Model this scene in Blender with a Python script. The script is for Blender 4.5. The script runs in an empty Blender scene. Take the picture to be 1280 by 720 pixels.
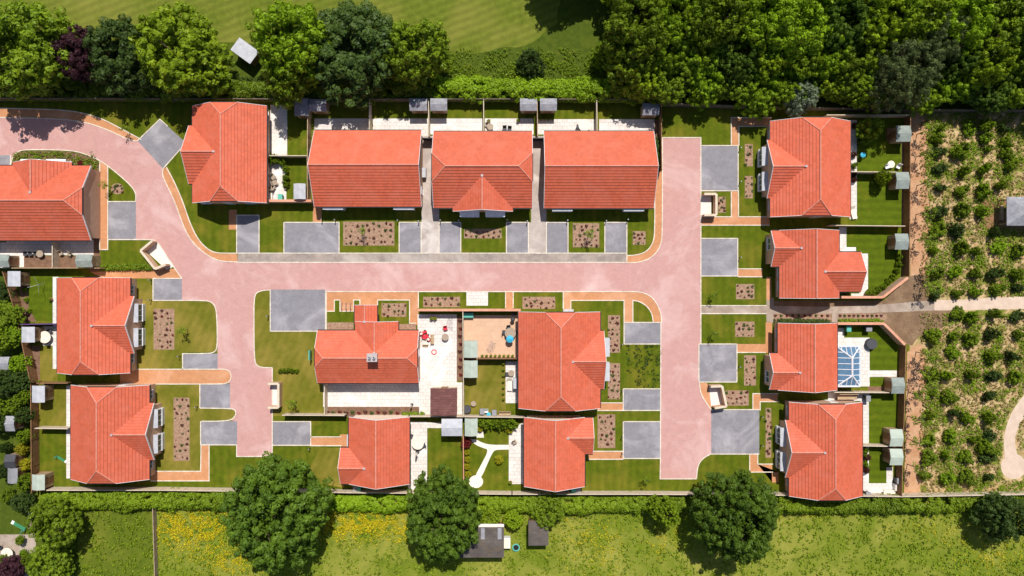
import bpy, math, random
import numpy as np
from math import sin, cos, pi, radians
random.seed(7)
SC = bpy.context.scene
COL = SC.collection
H = 100.0            # camera height, metres
S = 0.1              # metres per photo pixel on the ground
def G(x, y, h=0.0):  # photo pixel -> ground plan position of a point that is h metres up
    k = (1 - h / H) * S
    return ((x - 640) * k, (360 - y) * k)
def rnd(a, b): return random.uniform(a, b)

# ---------------------------------------------------------------- materials
def new_mat(name):
    m = bpy.data.materials.new(name); m.use_nodes = True
    nt = m.node_tree; nt.nodes.clear()
    out = nt.nodes.new('ShaderNodeOutputMaterial')
    b = nt.nodes.new('ShaderNodeBsdfPrincipled')
    nt.links.new(b.outputs[0], out.inputs[0])
    return m, nt, b
def nz(nt, co, scale, detail=3, rough=.55, dist=0.0):
    n = nt.nodes.new('ShaderNodeTexNoise'); n.inputs['Scale'].default_value = scale
    n.inputs['Detail'].default_value = detail; n.inputs['Roughness'].default_value = rough
    n.inputs['Distortion'].default_value = dist
    nt.links.new(co, n.inputs['Vector']); return n.outputs['Fac']
def ramp(nt, fac, a, b):
    r = nt.nodes.new('ShaderNodeMapRange'); r.inputs['From Min'].default_value = a; r.inputs['From Max'].default_value = b
    r.clamp = True
    nt.links.new(fac, r.inputs['Value']); return r.outputs['Result']
def mix(nt, fac, a, b, mode='MIX'):
    m = nt.nodes.new('ShaderNodeMix'); m.data_type = 'RGBA'; m.blend_type = mode
    for s, v in ((m.inputs[6], a), (m.inputs[7], b), (m.inputs[0], fac)):
        if hasattr(v, 'is_output'): nt.links.new(v, s)
        elif isinstance(v, tuple): s.default_value = (*v[:3], 1)
        else: s.default_value = v
    return m.outputs[2]
def co_obj(nt, uv=False):
    t = nt.nodes.new('ShaderNodeTexCoord'); return t.outputs['UV' if uv else 'Object']
def bump(nt, b, h, strength, dist=.02):
    n = nt.nodes.new('ShaderNodeBump'); n.inputs['Strength'].default_value = strength; n.inputs['Distance'].default_value = dist
    nt.links.new(h, n.inputs['Height']); nt.links.new(n.outputs[0], b.inputs['Normal'])
def noisy(name, c1, c2, s1=1.0, c3=None, s3=8.0, f3=.5, rough=.8, bmp=0.0, bs=30, spec=.2, lo=.35, hi=.65, c4=None, s4=.15, f4=(.5, .7), metal=0):
    m, nt, b = new_mat(name); co = co_obj(nt)
    col = mix(nt, ramp(nt, nz(nt, co, s1, 4), lo, hi), c1, c2)
    if c3:
        q = nt.nodes.new('ShaderNodeMath'); q.operation = 'MULTIPLY'; q.inputs[1].default_value = f3
        nt.links.new(ramp(nt, nz(nt, co, s3, 4, .7), .45, .7), q.inputs[0])
        col = mix(nt, q.outputs[0], col, c3)
    if c4: col = mix(nt, ramp(nt, nz(nt, co, s4, 4, .6, .6), *f4), col, c4)
    nt.links.new(col, b.inputs['Base Color']); b.inputs['Roughness'].default_value = rough
    b.inputs['Specular IOR Level'].default_value = spec; b.inputs['Metallic'].default_value = metal
    if bmp: bump(nt, b, nz(nt, co, bs, 3), bmp, .03)
    return m
def bricky(name, c1, c2, mortar, bw, bh, msize=.01, rough=.8, uv=False, n2=.35, off=.5, c3=None, bmp=.2, spec=.2, s3=.25):
    m, nt, b = new_mat(name); co = co_obj(nt, uv)
    t = nt.nodes.new('ShaderNodeTexBrick'); nt.links.new(co, t.inputs['Vector'])
    t.inputs['Color1'].default_value = (*c1, 1); t.inputs['Color2'].default_value = (*c2, 1); t.inputs['Mortar'].default_value = (*mortar, 1)
    t.inputs['Scale'].default_value = 1; t.inputs['Brick Width'].default_value = bw; t.inputs['Row Height'].default_value = bh
    t.inputs['Mortar Size'].default_value = msize; t.offset = off; t.inputs['Mortar Smooth'].default_value = .3
    col = t.outputs['Color']
    v = mix(nt, ramp(nt, nz(nt, co_obj(nt), 1.2, 5, .65), .3, .7), (1 - n2,) * 3, (1, 1, 1))
    col = mix(nt, 1.0, col, v, 'MULTIPLY')
    if c3:
        col = mix(nt, ramp(nt, nz(nt, co_obj(nt), s3, 5, .65, .8), .5, .78), col, c3)
        col = mix(nt, ramp(nt, nz(nt, co_obj(nt), .33, 6, .72, 1.5), .58, .80), col, tuple(v * .80 for v in c1))
        col = mix(nt, ramp(nt, nz(nt, co_obj(nt), 1.9, 5, .75, 2.5), .66, .74), col, tuple(min(1, v * 1.12) for v in c3))
    nt.links.new(col, b.inputs['Base Color']); b.inputs['Roughness'].default_value = rough
    b.inputs['Specular IOR Level'].default_value = spec
    if bmp: bump(nt, b, t.outputs['Fac'], -bmp, .01)
    return m
def brick_wall_mat(name, c1, c2, mortar):
    # bricks on upright walls: courses by height, stretchers along x+y
    m, nt, b = new_mat(name); co = co_obj(nt)
    sx = nt.nodes.new('ShaderNodeSeparateXYZ'); nt.links.new(co, sx.inputs[0])
    ad = nt.nodes.new('ShaderNodeMath'); ad.operation = 'ADD'; nt.links.new(sx.outputs[0], ad.inputs[0]); nt.links.new(sx.outputs[1], ad.inputs[1])
    cx = nt.nodes.new('ShaderNodeCombineXYZ'); nt.links.new(ad.outputs[0], cx.inputs[0]); nt.links.new(sx.outputs[2], cx.inputs[1])
    t = nt.nodes.new('ShaderNodeTexBrick'); nt.links.new(cx.outputs[0], t.inputs['Vector'])
    t.inputs['Color1'].default_value = (*c1, 1); t.inputs['Color2'].default_value = (*c2, 1); t.inputs['Mortar'].default_value = (*mortar, 1)
    t.inputs['Scale'].default_value = 1; t.inputs['Brick Width'].default_value = .225; t.inputs['Row Height'].default_value = .075; t.inputs['Mortar Size'].default_value = .008
    col = mix(nt, 1.0, t.outputs['Color'], mix(nt, nz(nt, co, 1.5, 4), (.75,) * 3, (1.1, 1.1, 1.1)), 'MULTIPLY')
    nt.links.new(col, b.inputs['Base Color']); b.inputs['Roughness'].default_value = .85
    bump(nt, b, t.outputs['Fac'], -.3, .008)
    return m
def plain(name, c, rough=.6, metal=0, spec=.4):
    return noisy(name, tuple(v * .88 for v in c), tuple(min(1, v * 1.08) for v in c), 3, rough=rough, metal=metal, spec=spec)
def leafy(name, c1, c2, trans=.25):
    m, nt, b = new_mat(name)
    a = nt.nodes.new('ShaderNodeAttribute'); a.attribute_name = 'tint'
    o = nt.nodes.new('ShaderNodeObjectInfo')
    col = mix(nt, a.outputs['Fac'], c1, c2)
    mr = nt.nodes.new('ShaderNodeMapRange'); mr.inputs['To Min'].default_value = .84; mr.inputs['To Max'].default_value = 1.2
    nt.links.new(o.outputs['Random'], mr.inputs['Value'])
    hs = nt.nodes.new('ShaderNodeHueSaturation'); nt.links.new(mr.outputs[0], hs.inputs['Value']); nt.links.new(col, hs.inputs['Color'])
    nt.links.new(hs.outputs[0], b.inputs['Base Color']); b.inputs['Roughness'].default_value = .55; b.inputs['Specular IOR Level'].default_value = .25
    t = nt.nodes.new('ShaderNodeBsdfTranslucent'); nt.links.new(hs.outputs[0], t.inputs[0])
    ms = nt.nodes.new('ShaderNodeMixShader'); ms.inputs[0].default_value = trans
    nt.links.new(b.outputs[0], ms.inputs[1]); nt.links.new(t.outputs[0], ms.inputs[2])
    nt.links.new(ms.outputs[0], nt.nodes['Material Output'].inputs[0])
    return m
def grass_mat(name, dark, mid, yellow, yf=(.5, .72), stripe=0.0, ang=0.0, ys=.35, bmp=.35):
    m, nt, b = new_mat(name); co = co_obj(nt)
    c = mix(nt, ramp(nt, nz(nt, co, 1.3, 5, .65), .3, .7), dark, mid)
    c = mix(nt, ramp(nt, nz(nt, co, ys, 4, .6, .4), *yf), c, yellow)
    f = nz(nt, co, 14, 3, .75)
    c = mix(nt, 1.0, c, mix(nt, ramp(nt, f, .3, .7), (.66, .68, .6), (1.28, 1.26, 1.2)), 'MULTIPLY')
    if stripe:
        w = nt.nodes.new('ShaderNodeTexWave'); w.inputs['Scale'].default_value = .32; w.inputs['Distortion'].default_value = 1.2; w.inputs['Detail'].default_value = 2
        mp = nt.nodes.new('ShaderNodeMapping'); mp.inputs['Rotation'].default_value = (0, 0, ang)
        nt.links.new(co, mp.inputs[0]); nt.links.new(mp.outputs[0], w.inputs[0])
        c = mix(nt, 1.0, c, mix(nt, w.outputs['Fac'], (1 - stripe,) * 3, (1 + stripe,) * 3), 'MULTIPLY')
    nt.links.new(c, b.inputs['Base Color']); b.inputs['Roughness'].default_value = .9; b.inputs['Specular IOR Level'].default_value = .1
    bump(nt, b, nz(nt, co, 22, 3, .8), bmp, .06)
    return m

M = {}
M['lawn'] = grass_mat('lawn', (.064, .094, .004), (.108, .134, .007), (.175, .155, .018), (.46, .74), .07)
M['lawn_dry'] = grass_mat('lawn_dry', (.115, .120, .010), (.165, .155, .020), (.27, .205, .045), (.42, .72), .05, .4, .25)
M['lawn_fresh'] = grass_mat('lawn_fresh', (.060, .096, .004), (.102, .138, .006), (.14, .14, .010), (.6, .8), .1, 1.57)
M['field'] = grass_mat('field', (.095, .128, .012), (.155, .182, .024), (.24, .225, .05), (.45, .8), .10, 1.2, .12, .7)
M['rough'] = grass_mat('rough', (.050, .080, .008), (.095, .13, .014), (.15, .16, .02), (.55, .8), 0, 0, .3, 1)
M['meadow'] = grass_mat('meadow', (.115, .165, .012), (.20, .24, .026), (.34, .32, .07), (.42, .72), 0, 0, .16, 1)
M['meadow_lush'] = grass_mat('meadow_lush', (.075, .115, .010), (.14, .175, .016), (.20, .21, .03), (.5, .8), 0, 0, .2, 1)
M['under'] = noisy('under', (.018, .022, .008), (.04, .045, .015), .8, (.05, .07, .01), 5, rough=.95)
M['road'] = bricky('road', (.52, .29, .265), (.56, .32, .29), (.45, .245, .225), .2, .1, .006, n2=.13, c3=(.64, .45, .43), bmp=.05, s3=.16)
M['drive'] = bricky('drive', (.25, .24, .265), (.28, .27, .295), (.20, .19, .21), .2, .1, .006, n2=.22, c3=(.43, .41, .44), bmp=.05, s3=.2)
M['band'] = noisy('band', (.24, .20, .18), (.37, .30, .26), .35, (.50, .43, .37), 1.5, .5, c4=(.55, .50, .45), s4=.13, f4=(.55, .75))
M['alley'] = noisy('alley', (.36, .30, .27), (.50, .43, .39), .5, (.30, .25, .22), 2.5, .5, c4=(.68, .62, .58), s4=.2, f4=(.5, .7))
M['orange'] = bricky('orange', (.54, .245, .11), (.60, .285, .14), (.45, .21, .10), .2, .1, .006, n2=.18, c3=(.66, .36, .22), bmp=.05, s3=.22)
M['kerb'] = noisy('kerb', (.60, .52, .43), (.78, .71, .60), 1.2, (.42, .36, .28), 3.5, .7)
M['patio'] = bricky('patio', (.66, .61, .57), (.74, .69, .65), (.42, .37, .33), .6, .45, .02, n2=.12, c3=(.88, .84, .80), bmp=.1, s3=.3)
M['patio_tan'] = bricky('patio_tan', (.62, .40, .27), (.66, .43, .29), (.50, .32, .22), .6, .6, .012, n2=.1, c3=(.68, .48, .34), bmp=.1)
M['concrete'] = noisy('concrete', (.70, .64, .58), (.80, .74, .68), 1, (.6, .53, .47), 5, .5)
M['gravel'] = noisy('gravel', (.30, .23, .18), (.40, .32, .26), 1.2, (.22, .17, .13), 9, .6, bmp=.4, c4=(.48, .40, .34), s4=.3)
M['gravel_pale'] = noisy('gravel_pale', (.55, .42, .33), (.64, .50, .40), 1.2, (.45, .33, .25), 9, .4, bmp=.3)
M['soil'] = noisy('soil', (.16, .09, .055), (.24, .14, .09), 2, (.09, .05, .03), 10, .7, bmp=.6, bs=20)
M['bark'] = noisy('bark', (.29, .17, .11), (.46, .30, .21), 3.5, (.11, .07, .04), 7, .85, bmp=.7, bs=24)
M['dryland'] = noisy('dryland', (.42, .27, .13), (.60, .44, .25), .9, (.26, .20, .06), 5, .6, bmp=.7, bs=12, c4=(.15, .17, .02), s4=.6, f4=(.46, .58))
M['bare'] = noisy('bare', (.46, .23, .12), (.56, .34, .20), .9, (.26, .15, .08), 6, .7, bmp=.6, bs=14)
M['brown_earth'] = noisy('brown_earth', (.17, .105, .06), (.26, .17, .10), .9, (.10, .055, .035), 6, .7, bmp=.5, bs=14)
# roof tiles: u runs along the course, v up the slope
def roof_mat(name, base, c3):
    m, nt, b = new_mat(name); co = co_obj(nt, True)
    t = nt.nodes.new('ShaderNodeTexBrick'); nt.links.new(co, t.inputs['Vector'])
    t.inputs['Color1'].default_value = (*[v * .90 for v in base], 1); t.inputs['Color2'].default_value = (*[min(1, v * 1.08) for v in base], 1)
    t.inputs['Mortar'].default_value = (*[v * .86 for v in base], 1)
    t2 = nt.nodes.new('ShaderNodeTexBrick'); nt.links.new(co, t2.inputs['Vector']); t2.inputs['Scale'].default_value = 1; t2.inputs['Brick Width'].default_value = 900; t2.inputs['Row Height'].default_value = .38
    t2.inputs['Mortar Size'].default_value = .022; t2.inputs['Mortar Smooth'].default_value = .3
    for q_, v_ in (('Color1', 1), ('Color2', 1), ('Mortar', .76)): t2.inputs[q_].default_value = (v_, v_, v_, 1)
    t.inputs['Scale'].default_value = 1; t.inputs['Brick Width'].default_value = .33; t.inputs['Row Height'].default_value = .38
    t.inputs['Mortar Size'].default_value = .010; t.offset = .5; t.inputs['Mortar Smooth'].default_value = .5
    oc = co_obj(nt)
    c = mix(nt, ramp(nt, nz(nt, oc, .45, 4, .6, .5), .45, .85), t.outputs['Color'], c3)
    c = mix(nt, 1.0, c, mix(nt, ramp(nt, nz(nt, oc, 1.2, 4, .6), .3, .7), (.95, .93, .93), (1.03, 1.03, 1.03)), 'MULTIPLY')
    c = mix(nt, 1.0, c, t2.outputs['Color'], 'MULTIPLY')
    # lichen and weather streaks running down the slope
    mp = nt.nodes.new('ShaderNodeMapping'); mp.inputs['Scale'].default_value = (1.6, .18, 1); nt.links.new(co, mp.inputs[0])
    c = mix(nt, ramp(nt, nz(nt, mp.outputs[0], 1, 4, .6), .6, .95), c, tuple(v * .8 for v in base))
    oi = nt.nodes.new('ShaderNodeObjectInfo'); mr = nt.nodes.new('ShaderNodeMapRange'); mr.inputs['To Min'].default_value = .90; mr.inputs['To Max'].default_value = 1.06; nt.links.new(oi.outputs['Random'], mr.inputs['Value'])
    hs = nt.nodes.new('ShaderNodeHueSaturation'); nt.links.new(mr.outputs[0], hs.inputs['Value']); nt.links.new(c, hs.inputs['Color']); c = hs.outputs[0]
    sp = ramp(nt, nz(nt, oc, 5.5, 2, .5), .70, .76); c = mix(nt, sp, c, tuple(v * .55 for v in base))
    nt.links.new(c, b.inputs['Base Color']); b.inputs['Roughness'].default_value = .62; b.inputs['Specular IOR Level'].default_value = .3
    bump(nt, b, t.outputs['Fac'], -.35, .015)
    return m
M['roof'] = roof_mat('roof', (.57, .122, .062), (.60, .16, .10))
M['ridge'] = noisy('ridge', (.58, .21, .15), (.66, .30, .23), 3, rough=.7)
M['lead'] = plain('lead', (.42, .36, .36), .5)
M['brick'] = brick_wall_mat('brick', (.66, .40, .26), (.54, .30, .18), (.6, .5, .4))
M['brick_tan'] = brick_wall_mat('brick_tan', (.62, .36, .20), (.56, .31, .17), (.6, .5, .4))
M['render_wall'] = noisy('render_wall', (.80, .64, .50), (.88, .72, .58), 2, (.7, .55, .42), 7, .4)
M['coping'] = noisy('coping', (.58, .27, .17), (.68, .36, .24), 2, (.48, .22, .14), 8, .6)
M['pine_grey'] = noisy('pine_grey', (.13, .105, .08), (.20, .165, .13), 2, (.09, .07, .05), 9, .5)
M['white'] = plain('white', (.80, .80, .82), .4)
M['black'] = plain('black', (.015, .015, .017), .4)
M['darkgrey'] = plain('darkgrey', (.055, .055, .065), .6)
M['grey'] = plain('grey', (.25, .25, .27), .6)
M['pine'] = noisy('pine', (.36, .25, .15), (.50, .36, .23), 2, (.25, .16, .09), 9, .5)
M['pine_pale'] = noisy('pine_pale', (.56, .46, .34), (.68, .58, .46), 2, (.4, .31, .22), 9, .5)
M['pine_dark'] = noisy('pine_dark', (.22, .115, .055), (.31, .17, .085), 2, (.15, .08, .04), 9, .5)
M['felt'] = noisy('felt', (.21, .245, .225), (.30, .335, .31), 2, (.22, .25, .23), 12, .5)
M['felt_grey'] = noisy('felt_grey', (.24, .24, .27), (.36, .36, .39), 2, (.18, .18, .2), 12, .5)
M['felt_pale'] = noisy('felt_pale', (.36, .42, .36), (.44, .50, .43), 2, (.4, .43, .38), 12, .4)
M['felt_white'] = noisy('felt_white', (.40, .41, .45), (.50, .51, .55), 2, (.5, .5, .52), 12, .4)
M['brownroof'] = bricky('brownroof', (.17, .07, .065), (.22, .095, .085), (.10, .045, .04), .4, .3, .02, n2=.3, uv=False)
M['darkroof'] = noisy('darkroof', (.085, .070, .065), (.13, .11, .10), 1, (.05, .045, .04), 6, .5, c4=(.17, .12, .06), s4=.4)
M['glass'] = plain('glass', (.05, .07, .10), .08, 0, .6)
M['glass_blue'] = plain('glass_blue', (.10, .19, .30), .12, 0, .6)
M['teal'] = plain('teal', (.10, .42, .34)); M['red'] = plain('red', (.65, .02, .04)); M['blue'] = plain('blue', (.05, .42, .62))
M['green'] = plain('green', (.04, .22, .10)); M['pink'] = plain('pink', (.6, .1, .2)); M['terracotta'] = plain('terracotta', (.5, .2, .1))
M['metal'] = plain('metal', (.45, .46, .5), .35, .6); M['cream'] = plain('cream', (.78, .70, .58)); M['purple'] = plain('purple', (.12, .05, .2))
M['wicker'] = plain('wicker', (.35, .27, .2)); M['trunk'] = noisy('trunk', (.10, .075, .05), (.16, .12, .08), 4, (.05, .04, .03), 12, .5, bmp=.5)
M['log'] = noisy('log', (.30, .22, .15), (.42, .32, .22), 4)
L = {}
L['green'] = leafy('leaf_green', (0.09, 0.15, 0.007), (0.23, 0.33, 0.012))
L['bright'] = leafy('leaf_bright', (0.12, 0.20, 0.006), (0.27, 0.42, 0.012))
L['lime'] = leafy('leaf_lime', (0.11, 0.185, 0.004), (0.31, 0.42, 0.014))
L['dark'] = leafy('leaf_dark', (0.028, 0.058, 0.01), (0.085, 0.135, 0.022))
L['oak'] = leafy('leaf_oak', (0.045, 0.09, 0.008), (0.125, 0.21, 0.016))
L['willow'] = leafy('leaf_willow', (.07, .10, .03), (.14, .18, .055))
L['silver'] = leafy('leaf_silver', (.16, .22, .12), (.32, .38, .24))
L['purple'] = leafy('leaf_purple', (.030, .010, .018), (.09, .030, .040))
L['redleaf'] = leafy('leaf_red', (.10, .008, .012), (.28, .03, .03))
L['yellow'] = leafy('leaf_yellow', (.26, .26, .01), (.50, .46, .02))
L['flower'] = leafy('flower', (.60, .48, .008), (.80, .66, .02))
L['maroon'] = leafy('leaf_maroon', (.06, .014, .014), (.16, .05, .035))
L['dry'] = leafy('leaf_dry', (.22, .18, .05), (.42, .32, .12))

# ---------------------------------------------------------------- mesh helpers
ORG = {}
class MB:
    def __init__(s): s.v = []; s.f = []; s.uv = []
    def poly(s, pts, uv=None):
        i = len(s.v); s.v += [tuple(p) for p in pts]; s.f.append(list(range(i, i + len(pts))))
        s.uv.append(uv or [(0, 0)] * len(pts))
    def prism(s, poly, z0, z1, top=None):
        n = len(poly); top = top or poly
        a = [(x, y, z0) for x, y in poly]; b = [(x, y, z1) for x, y in top]
        ar = sum(poly[i][0] * poly[(i + 1) % n][1] - poly[(i + 1) % n][0] * poly[i][1] for i in range(n))
        if ar < 0: a.reverse(); b.reverse()
        s.poly(b); s.poly(a[::-1])
        for i in range(n):
            j = (i + 1) % n; s.poly([a[i], a[j], b[j], b[i]])
    def box(s, x0, x1, y0, y1, z0, z1):
        s.prism([(min(x0, x1), min(y0, y1)), (max(x0, x1), min(y0, y1)), (max(x0, x1), max(y0, y1)), (min(x0, x1), max(y0, y1))], z0, z1)
    def bar(s, a, b, w, z0, z1):
        dx, dy = b[0] - a[0], b[1] - a[1]; l = math.hypot(dx, dy) or 1; nx, ny = -dy / l * w / 2, dx / l * w / 2
        s.prism([(a[0] - nx, a[1] - ny), (b[0] - nx, b[1] - ny), (b[0] + nx, b[1] + ny), (a[0] + nx, a[1] + ny)], z0, z1)
    def tube(s, a, b, r, r2=None, n=6):
        r2 = r if r2 is None else r2
        a = np.array(a, float); b = np.array(b, float); d = b - a; d /= (np.linalg.norm(d) or 1)
        u = np.cross(d, (0, 0, 1) if abs(d[2]) < .9 else (1, 0, 0)); u /= np.linalg.norm(u); w = np.cross(d, u)
        A = [a + r * (cos(2 * pi * k / n) * u + sin(2 * pi * k / n) * w) for k in range(n)]
        B = [b + r2 * (cos(2 * pi * k / n) * u + sin(2 * pi * k / n) * w) for k in range(n)]
        for k in range(n): s.poly([A[k], A[(k + 1) % n], B[(k + 1) % n], B[k]])
        s.poly(A[::-1]); s.poly(B)
    def disc(s, x, y, r, z0, z1, n=16, r2=None):
        r2 = r if r2 is None else r2
        p = [(x + r * cos(2 * pi * k / n), y + r * sin(2 * pi * k / n)) for k in range(n)]
        q = [(x + r2 * cos(2 * pi * k / n), y + r2 * sin(2 * pi * k / n)) for k in range(n)]
        s.prism(p, z0, z1, q)
    def lathe(s, x, y, prof, n=14):
        for (r0, z0), (r1, z1) in zip(prof, prof[1:]):
            for k in range(n):
                a, b = 2 * pi * k / n, 2 * pi * (k + 1) / n
                s.poly([(x + r0 * cos(a), y + r0 * sin(a), z0), (x + r0 * cos(b), y + r0 * sin(b), z0), (x + r1 * cos(b), y + r1 * sin(b), z1), (x + r1 * cos(a), y + r1 * sin(a), z1)])
    def build(s, name, mat, parent=None, uv=False, bevel=0, org=None):
        o_ = org if org is not None else (ORG.get(parent.name, (0, 0, 0)) if parent else (0, 0, 0))
        me = bpy.data.meshes.new(name)
        me.from_pydata([(x - o_[0], y - o_[1], z - o_[2]) for x, y, z in s.v], [], s.f)
        if uv:
            l = me.uv_layers.new(name='UVMap'); k = 0
            arr = np.array([c for f in s.uv for c in f], 'f').ravel(); l.data.foreach_set('uv', arr)
        me.materials.append(mat); me.update()
        o = bpy.data.objects.new(name, me); COL.objects.link(o)
        if parent: o.parent = parent; ORG[o.name] = ORG.get(parent.name, (0, 0, 0))
        else:
            o.location = o_; ORG[o.name] = o_
        if bevel:
            b = o.modifiers.new('Bevel', 'BEVEL'); b.width = bevel; b.segments = 1
        return o
def tag(o, label, cat, group=None, kind=None):
    if label: o['label'] = label
    if cat: o['category'] = cat
    if group: o['group'] = group
    if kind: o['kind'] = kind
    return o
def thing(name, label, cat, loc=(0, 0, 0), rz=0, group=None):
    o = bpy.data.objects.new(name, None); COL.objects.link(o); o.location = loc; o.rotation_euler = (0, 0, rz)
    o.empty_display_size = .3
    tag(o, label, cat, group); ORG[o.name] = tuple(loc) if loc else (0, 0, 0)
    return o
def local_thing(name, label, cat, group=None):   # parts built round its own origin
    o = thing(name, label, cat, (0, 0, 0), 0, group); ORG[o.name] = (0, 0, 0); return o
def dup(root, loc, rz=0, label=None, group=None, sc=1.0, cat=None):
    r = root.copy(); COL.objects.link(r); r.location = loc; r.rotation_euler = (0, 0, rz); r.scale = (sc, sc, sc) if not isinstance(sc, tuple) else sc
    if label: r['label'] = label
    if group: r['group'] = group
    for ch in list(root.children):
        c = ch.copy(); COL.objects.link(c); c.parent = r
        for g in ch.children:
            d = g.copy(); COL.objects.link(d); d.parent = c
    return r
def struct(o): o['kind'] = 'structure'; return o
def P(pts, h=0): return [G(x, y, h) for x, y in pts]
def sm(pts, it=2):
    for _ in range(it):
        q = [pts[0]]
        for a, b in zip(pts, pts[1:]):
            q += [(a[0] * .75 + b[0] * .25, a[1] * .75 + b[1] * .25), (a[0] * .25 + b[0] * .75, a[1] * .25 + b[1] * .75)]
        q.append(pts[-1]); pts = q
    return pts
def R(x0, y0, x1, y1): return [(x0, y0), (x1, y0), (x1, y1), (x0, y1)]
def sheet(name, polys, z, mat):
    mb = MB()
    for p in polys:
        q = P(p); n = len(q)
        ar = sum(q[i][0] * q[(i + 1) % n][1] - q[(i + 1) % n][0] * q[i][1] for i in range(n))
        if ar < 0: q = q[::-1]
        mb.poly([(x, y, z + 1e-4 * (len(mb.f) % 10)) for x, y in q])
    return struct(mb.build(name, mat))
def ribbon(mb, pts, w, z0, z1, closed=False):
    q = P(pts)
    q = [p for i, p in enumerate(q) if i == 0 or math.dist(p, q[i - 1]) > .01]
    n = len(q); nor = []
    for i in range(n):
        a = q[max(i - 1, 0)]; c = q[min(i + 1, n - 1)]; b = q[i]
        def nn(p, r):
            l = math.dist(p, r) or 1; return (-(r[1] - p[1]) / l, (r[0] - p[0]) / l)
        n1 = nn(a, b) if i > 0 else nn(b, c); n2 = nn(b, c) if i < n - 1 else nn(a, b)
        m = (n1[0] + n2[0], n1[1] + n2[1]); l = math.hypot(*m) or 1; m = (m[0] / l, m[1] / l)
        k = 1 / max(.35, m[0] * n1[0] + m[1] * n1[1]); nor.append((m[0] * k, m[1] * k))
    A = [(p[0] + d[0] * w / 2, p[1] + d[1] * w / 2) for p, d in zip(q, nor)]
    B = [(p[0] - d[0] * w / 2, p[1] - d[1] * w / 2) for p, d in zip(q, nor)]
    for i in range(n - 1):
        mb.poly([(*B[i], z1), (*B[i + 1], z1), (*A[i + 1], z1), (*A[i], z1)])
        mb.poly([(*B[i], z0), (*B[i + 1], z0), (*B[i + 1], z1), (*B[i], z1)])
        mb.poly([(*A[i + 1], z0), (*A[i], z0), (*A[i], z1), (*A[i + 1], z1)])
    mb.poly([(*A[0], z0), (*B[0], z0), (*B[0], z1), (*A[0], z1)]); mb.poly([(*B[-1], z0), (*A[-1], z0), (*A[-1], z1), (*B[-1], z1)])
# ---------------------------------------------------------------- the setting: ground sheets
sheet('ground', [R(-4000, -4000, 5300, 4700)], -.012, M['meadow'])
sheet('north_field', [R(-900, -700, 1500, 66)], -.008, M['field'])
sheet('rough_grass', [sm([(-900, 55), (0, 60), (250, 50), (420, 62), (540, 66), (565, 63), (585, 68), (610, 65), (628, 58), (650, 60), (672, 50), (682, 38), (698, 30), (696, 14), (702, 0), (692, -60), (1500, -700)], 1) + [(1500, 136), (-900, 136)]], -.004, M['rough'])
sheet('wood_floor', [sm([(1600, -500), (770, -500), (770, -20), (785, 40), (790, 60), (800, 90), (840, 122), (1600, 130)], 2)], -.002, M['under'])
sheet('estate_lawn', [[(-900, 127), (828, 127), (828, 134), (1137, 140), (1137, 620), (45, 618), (40, 480), (3, 340), (-900, 338)]], 0.0, M['lawn'])
sheet('paddock', [R(82, 636, 190, 900)], -.004, M['meadow_lush'])
sheet('side_gardens', [[(-400, 340), (8, 340), (44, 480), (46, 640), (100, 640), (82, 900), (-400, 900)]], -.003, M['rough'])
sheet('dry_lawn', [
    [(167, 352), (191, 352), (191, 375), (271, 376), (272, 440), (228, 440), (228, 462), (150, 462), (150, 352)],
    [(190, 480), (297, 480), (297, 527), (252, 527), (252, 590), (180, 590), (180, 480)],
    [(317, 364), (338, 364), (338, 414), (394, 414), (408, 430), (408, 520), (341, 520), (341, 478), (328, 460), (317, 458)],
    R(48, 412, 72, 480), R(48, 482, 84, 536), R(580, 449, 632, 520), [(426, 560), (400, 560), (380, 600), (430, 610)]], .003, M['lawn_dry'])
sheet('garden_lawn', [R(25, 345, 68, 401), R(1050, 290, 1130, 372), R(1070, 215, 1132, 284), R(1064, 150, 1132, 213),
    [(1055, 410), (1105, 410), (1130, 440), (1130, 485), (1055, 485)], R(1080, 490, 1126, 555), R(1080, 560, 1110, 608)], .0045, M['lawn_fresh'])
sheet('shrub_land', [[(1137, 137), (1700, 137), (1700, 616), (1129, 620), (1133, 430), (1100, 405), (1105, 378), (1137, 345)]], -.001, M['dryland'])
sheet('bare_soil', [sm([(1138, 141), (1155, 141), (1163, 170), (1158, 230), (1165, 280), (1158, 330), (1165, 372)], 2) + [(1138, 372)],
    sm([(1134, 440), (1155, 425), (1160, 470), (1150, 520), (1158, 570), (1148, 618)], 2) + [(1130, 618)]], .003, M['bare'])
sheet('brown_earth', [sm([(1136, 345), (1160, 343), (1166, 372), (1196, 390), (1185, 408), (1150, 418), (1140, 432)], 1) + [(1132, 430), (1104, 403), (1040, 402), (1040, 388), (1104, 377)],
    [(964, 376), (1108, 376), (1108, 403), (964, 403)]], .006, M['brown_earth'])
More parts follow.
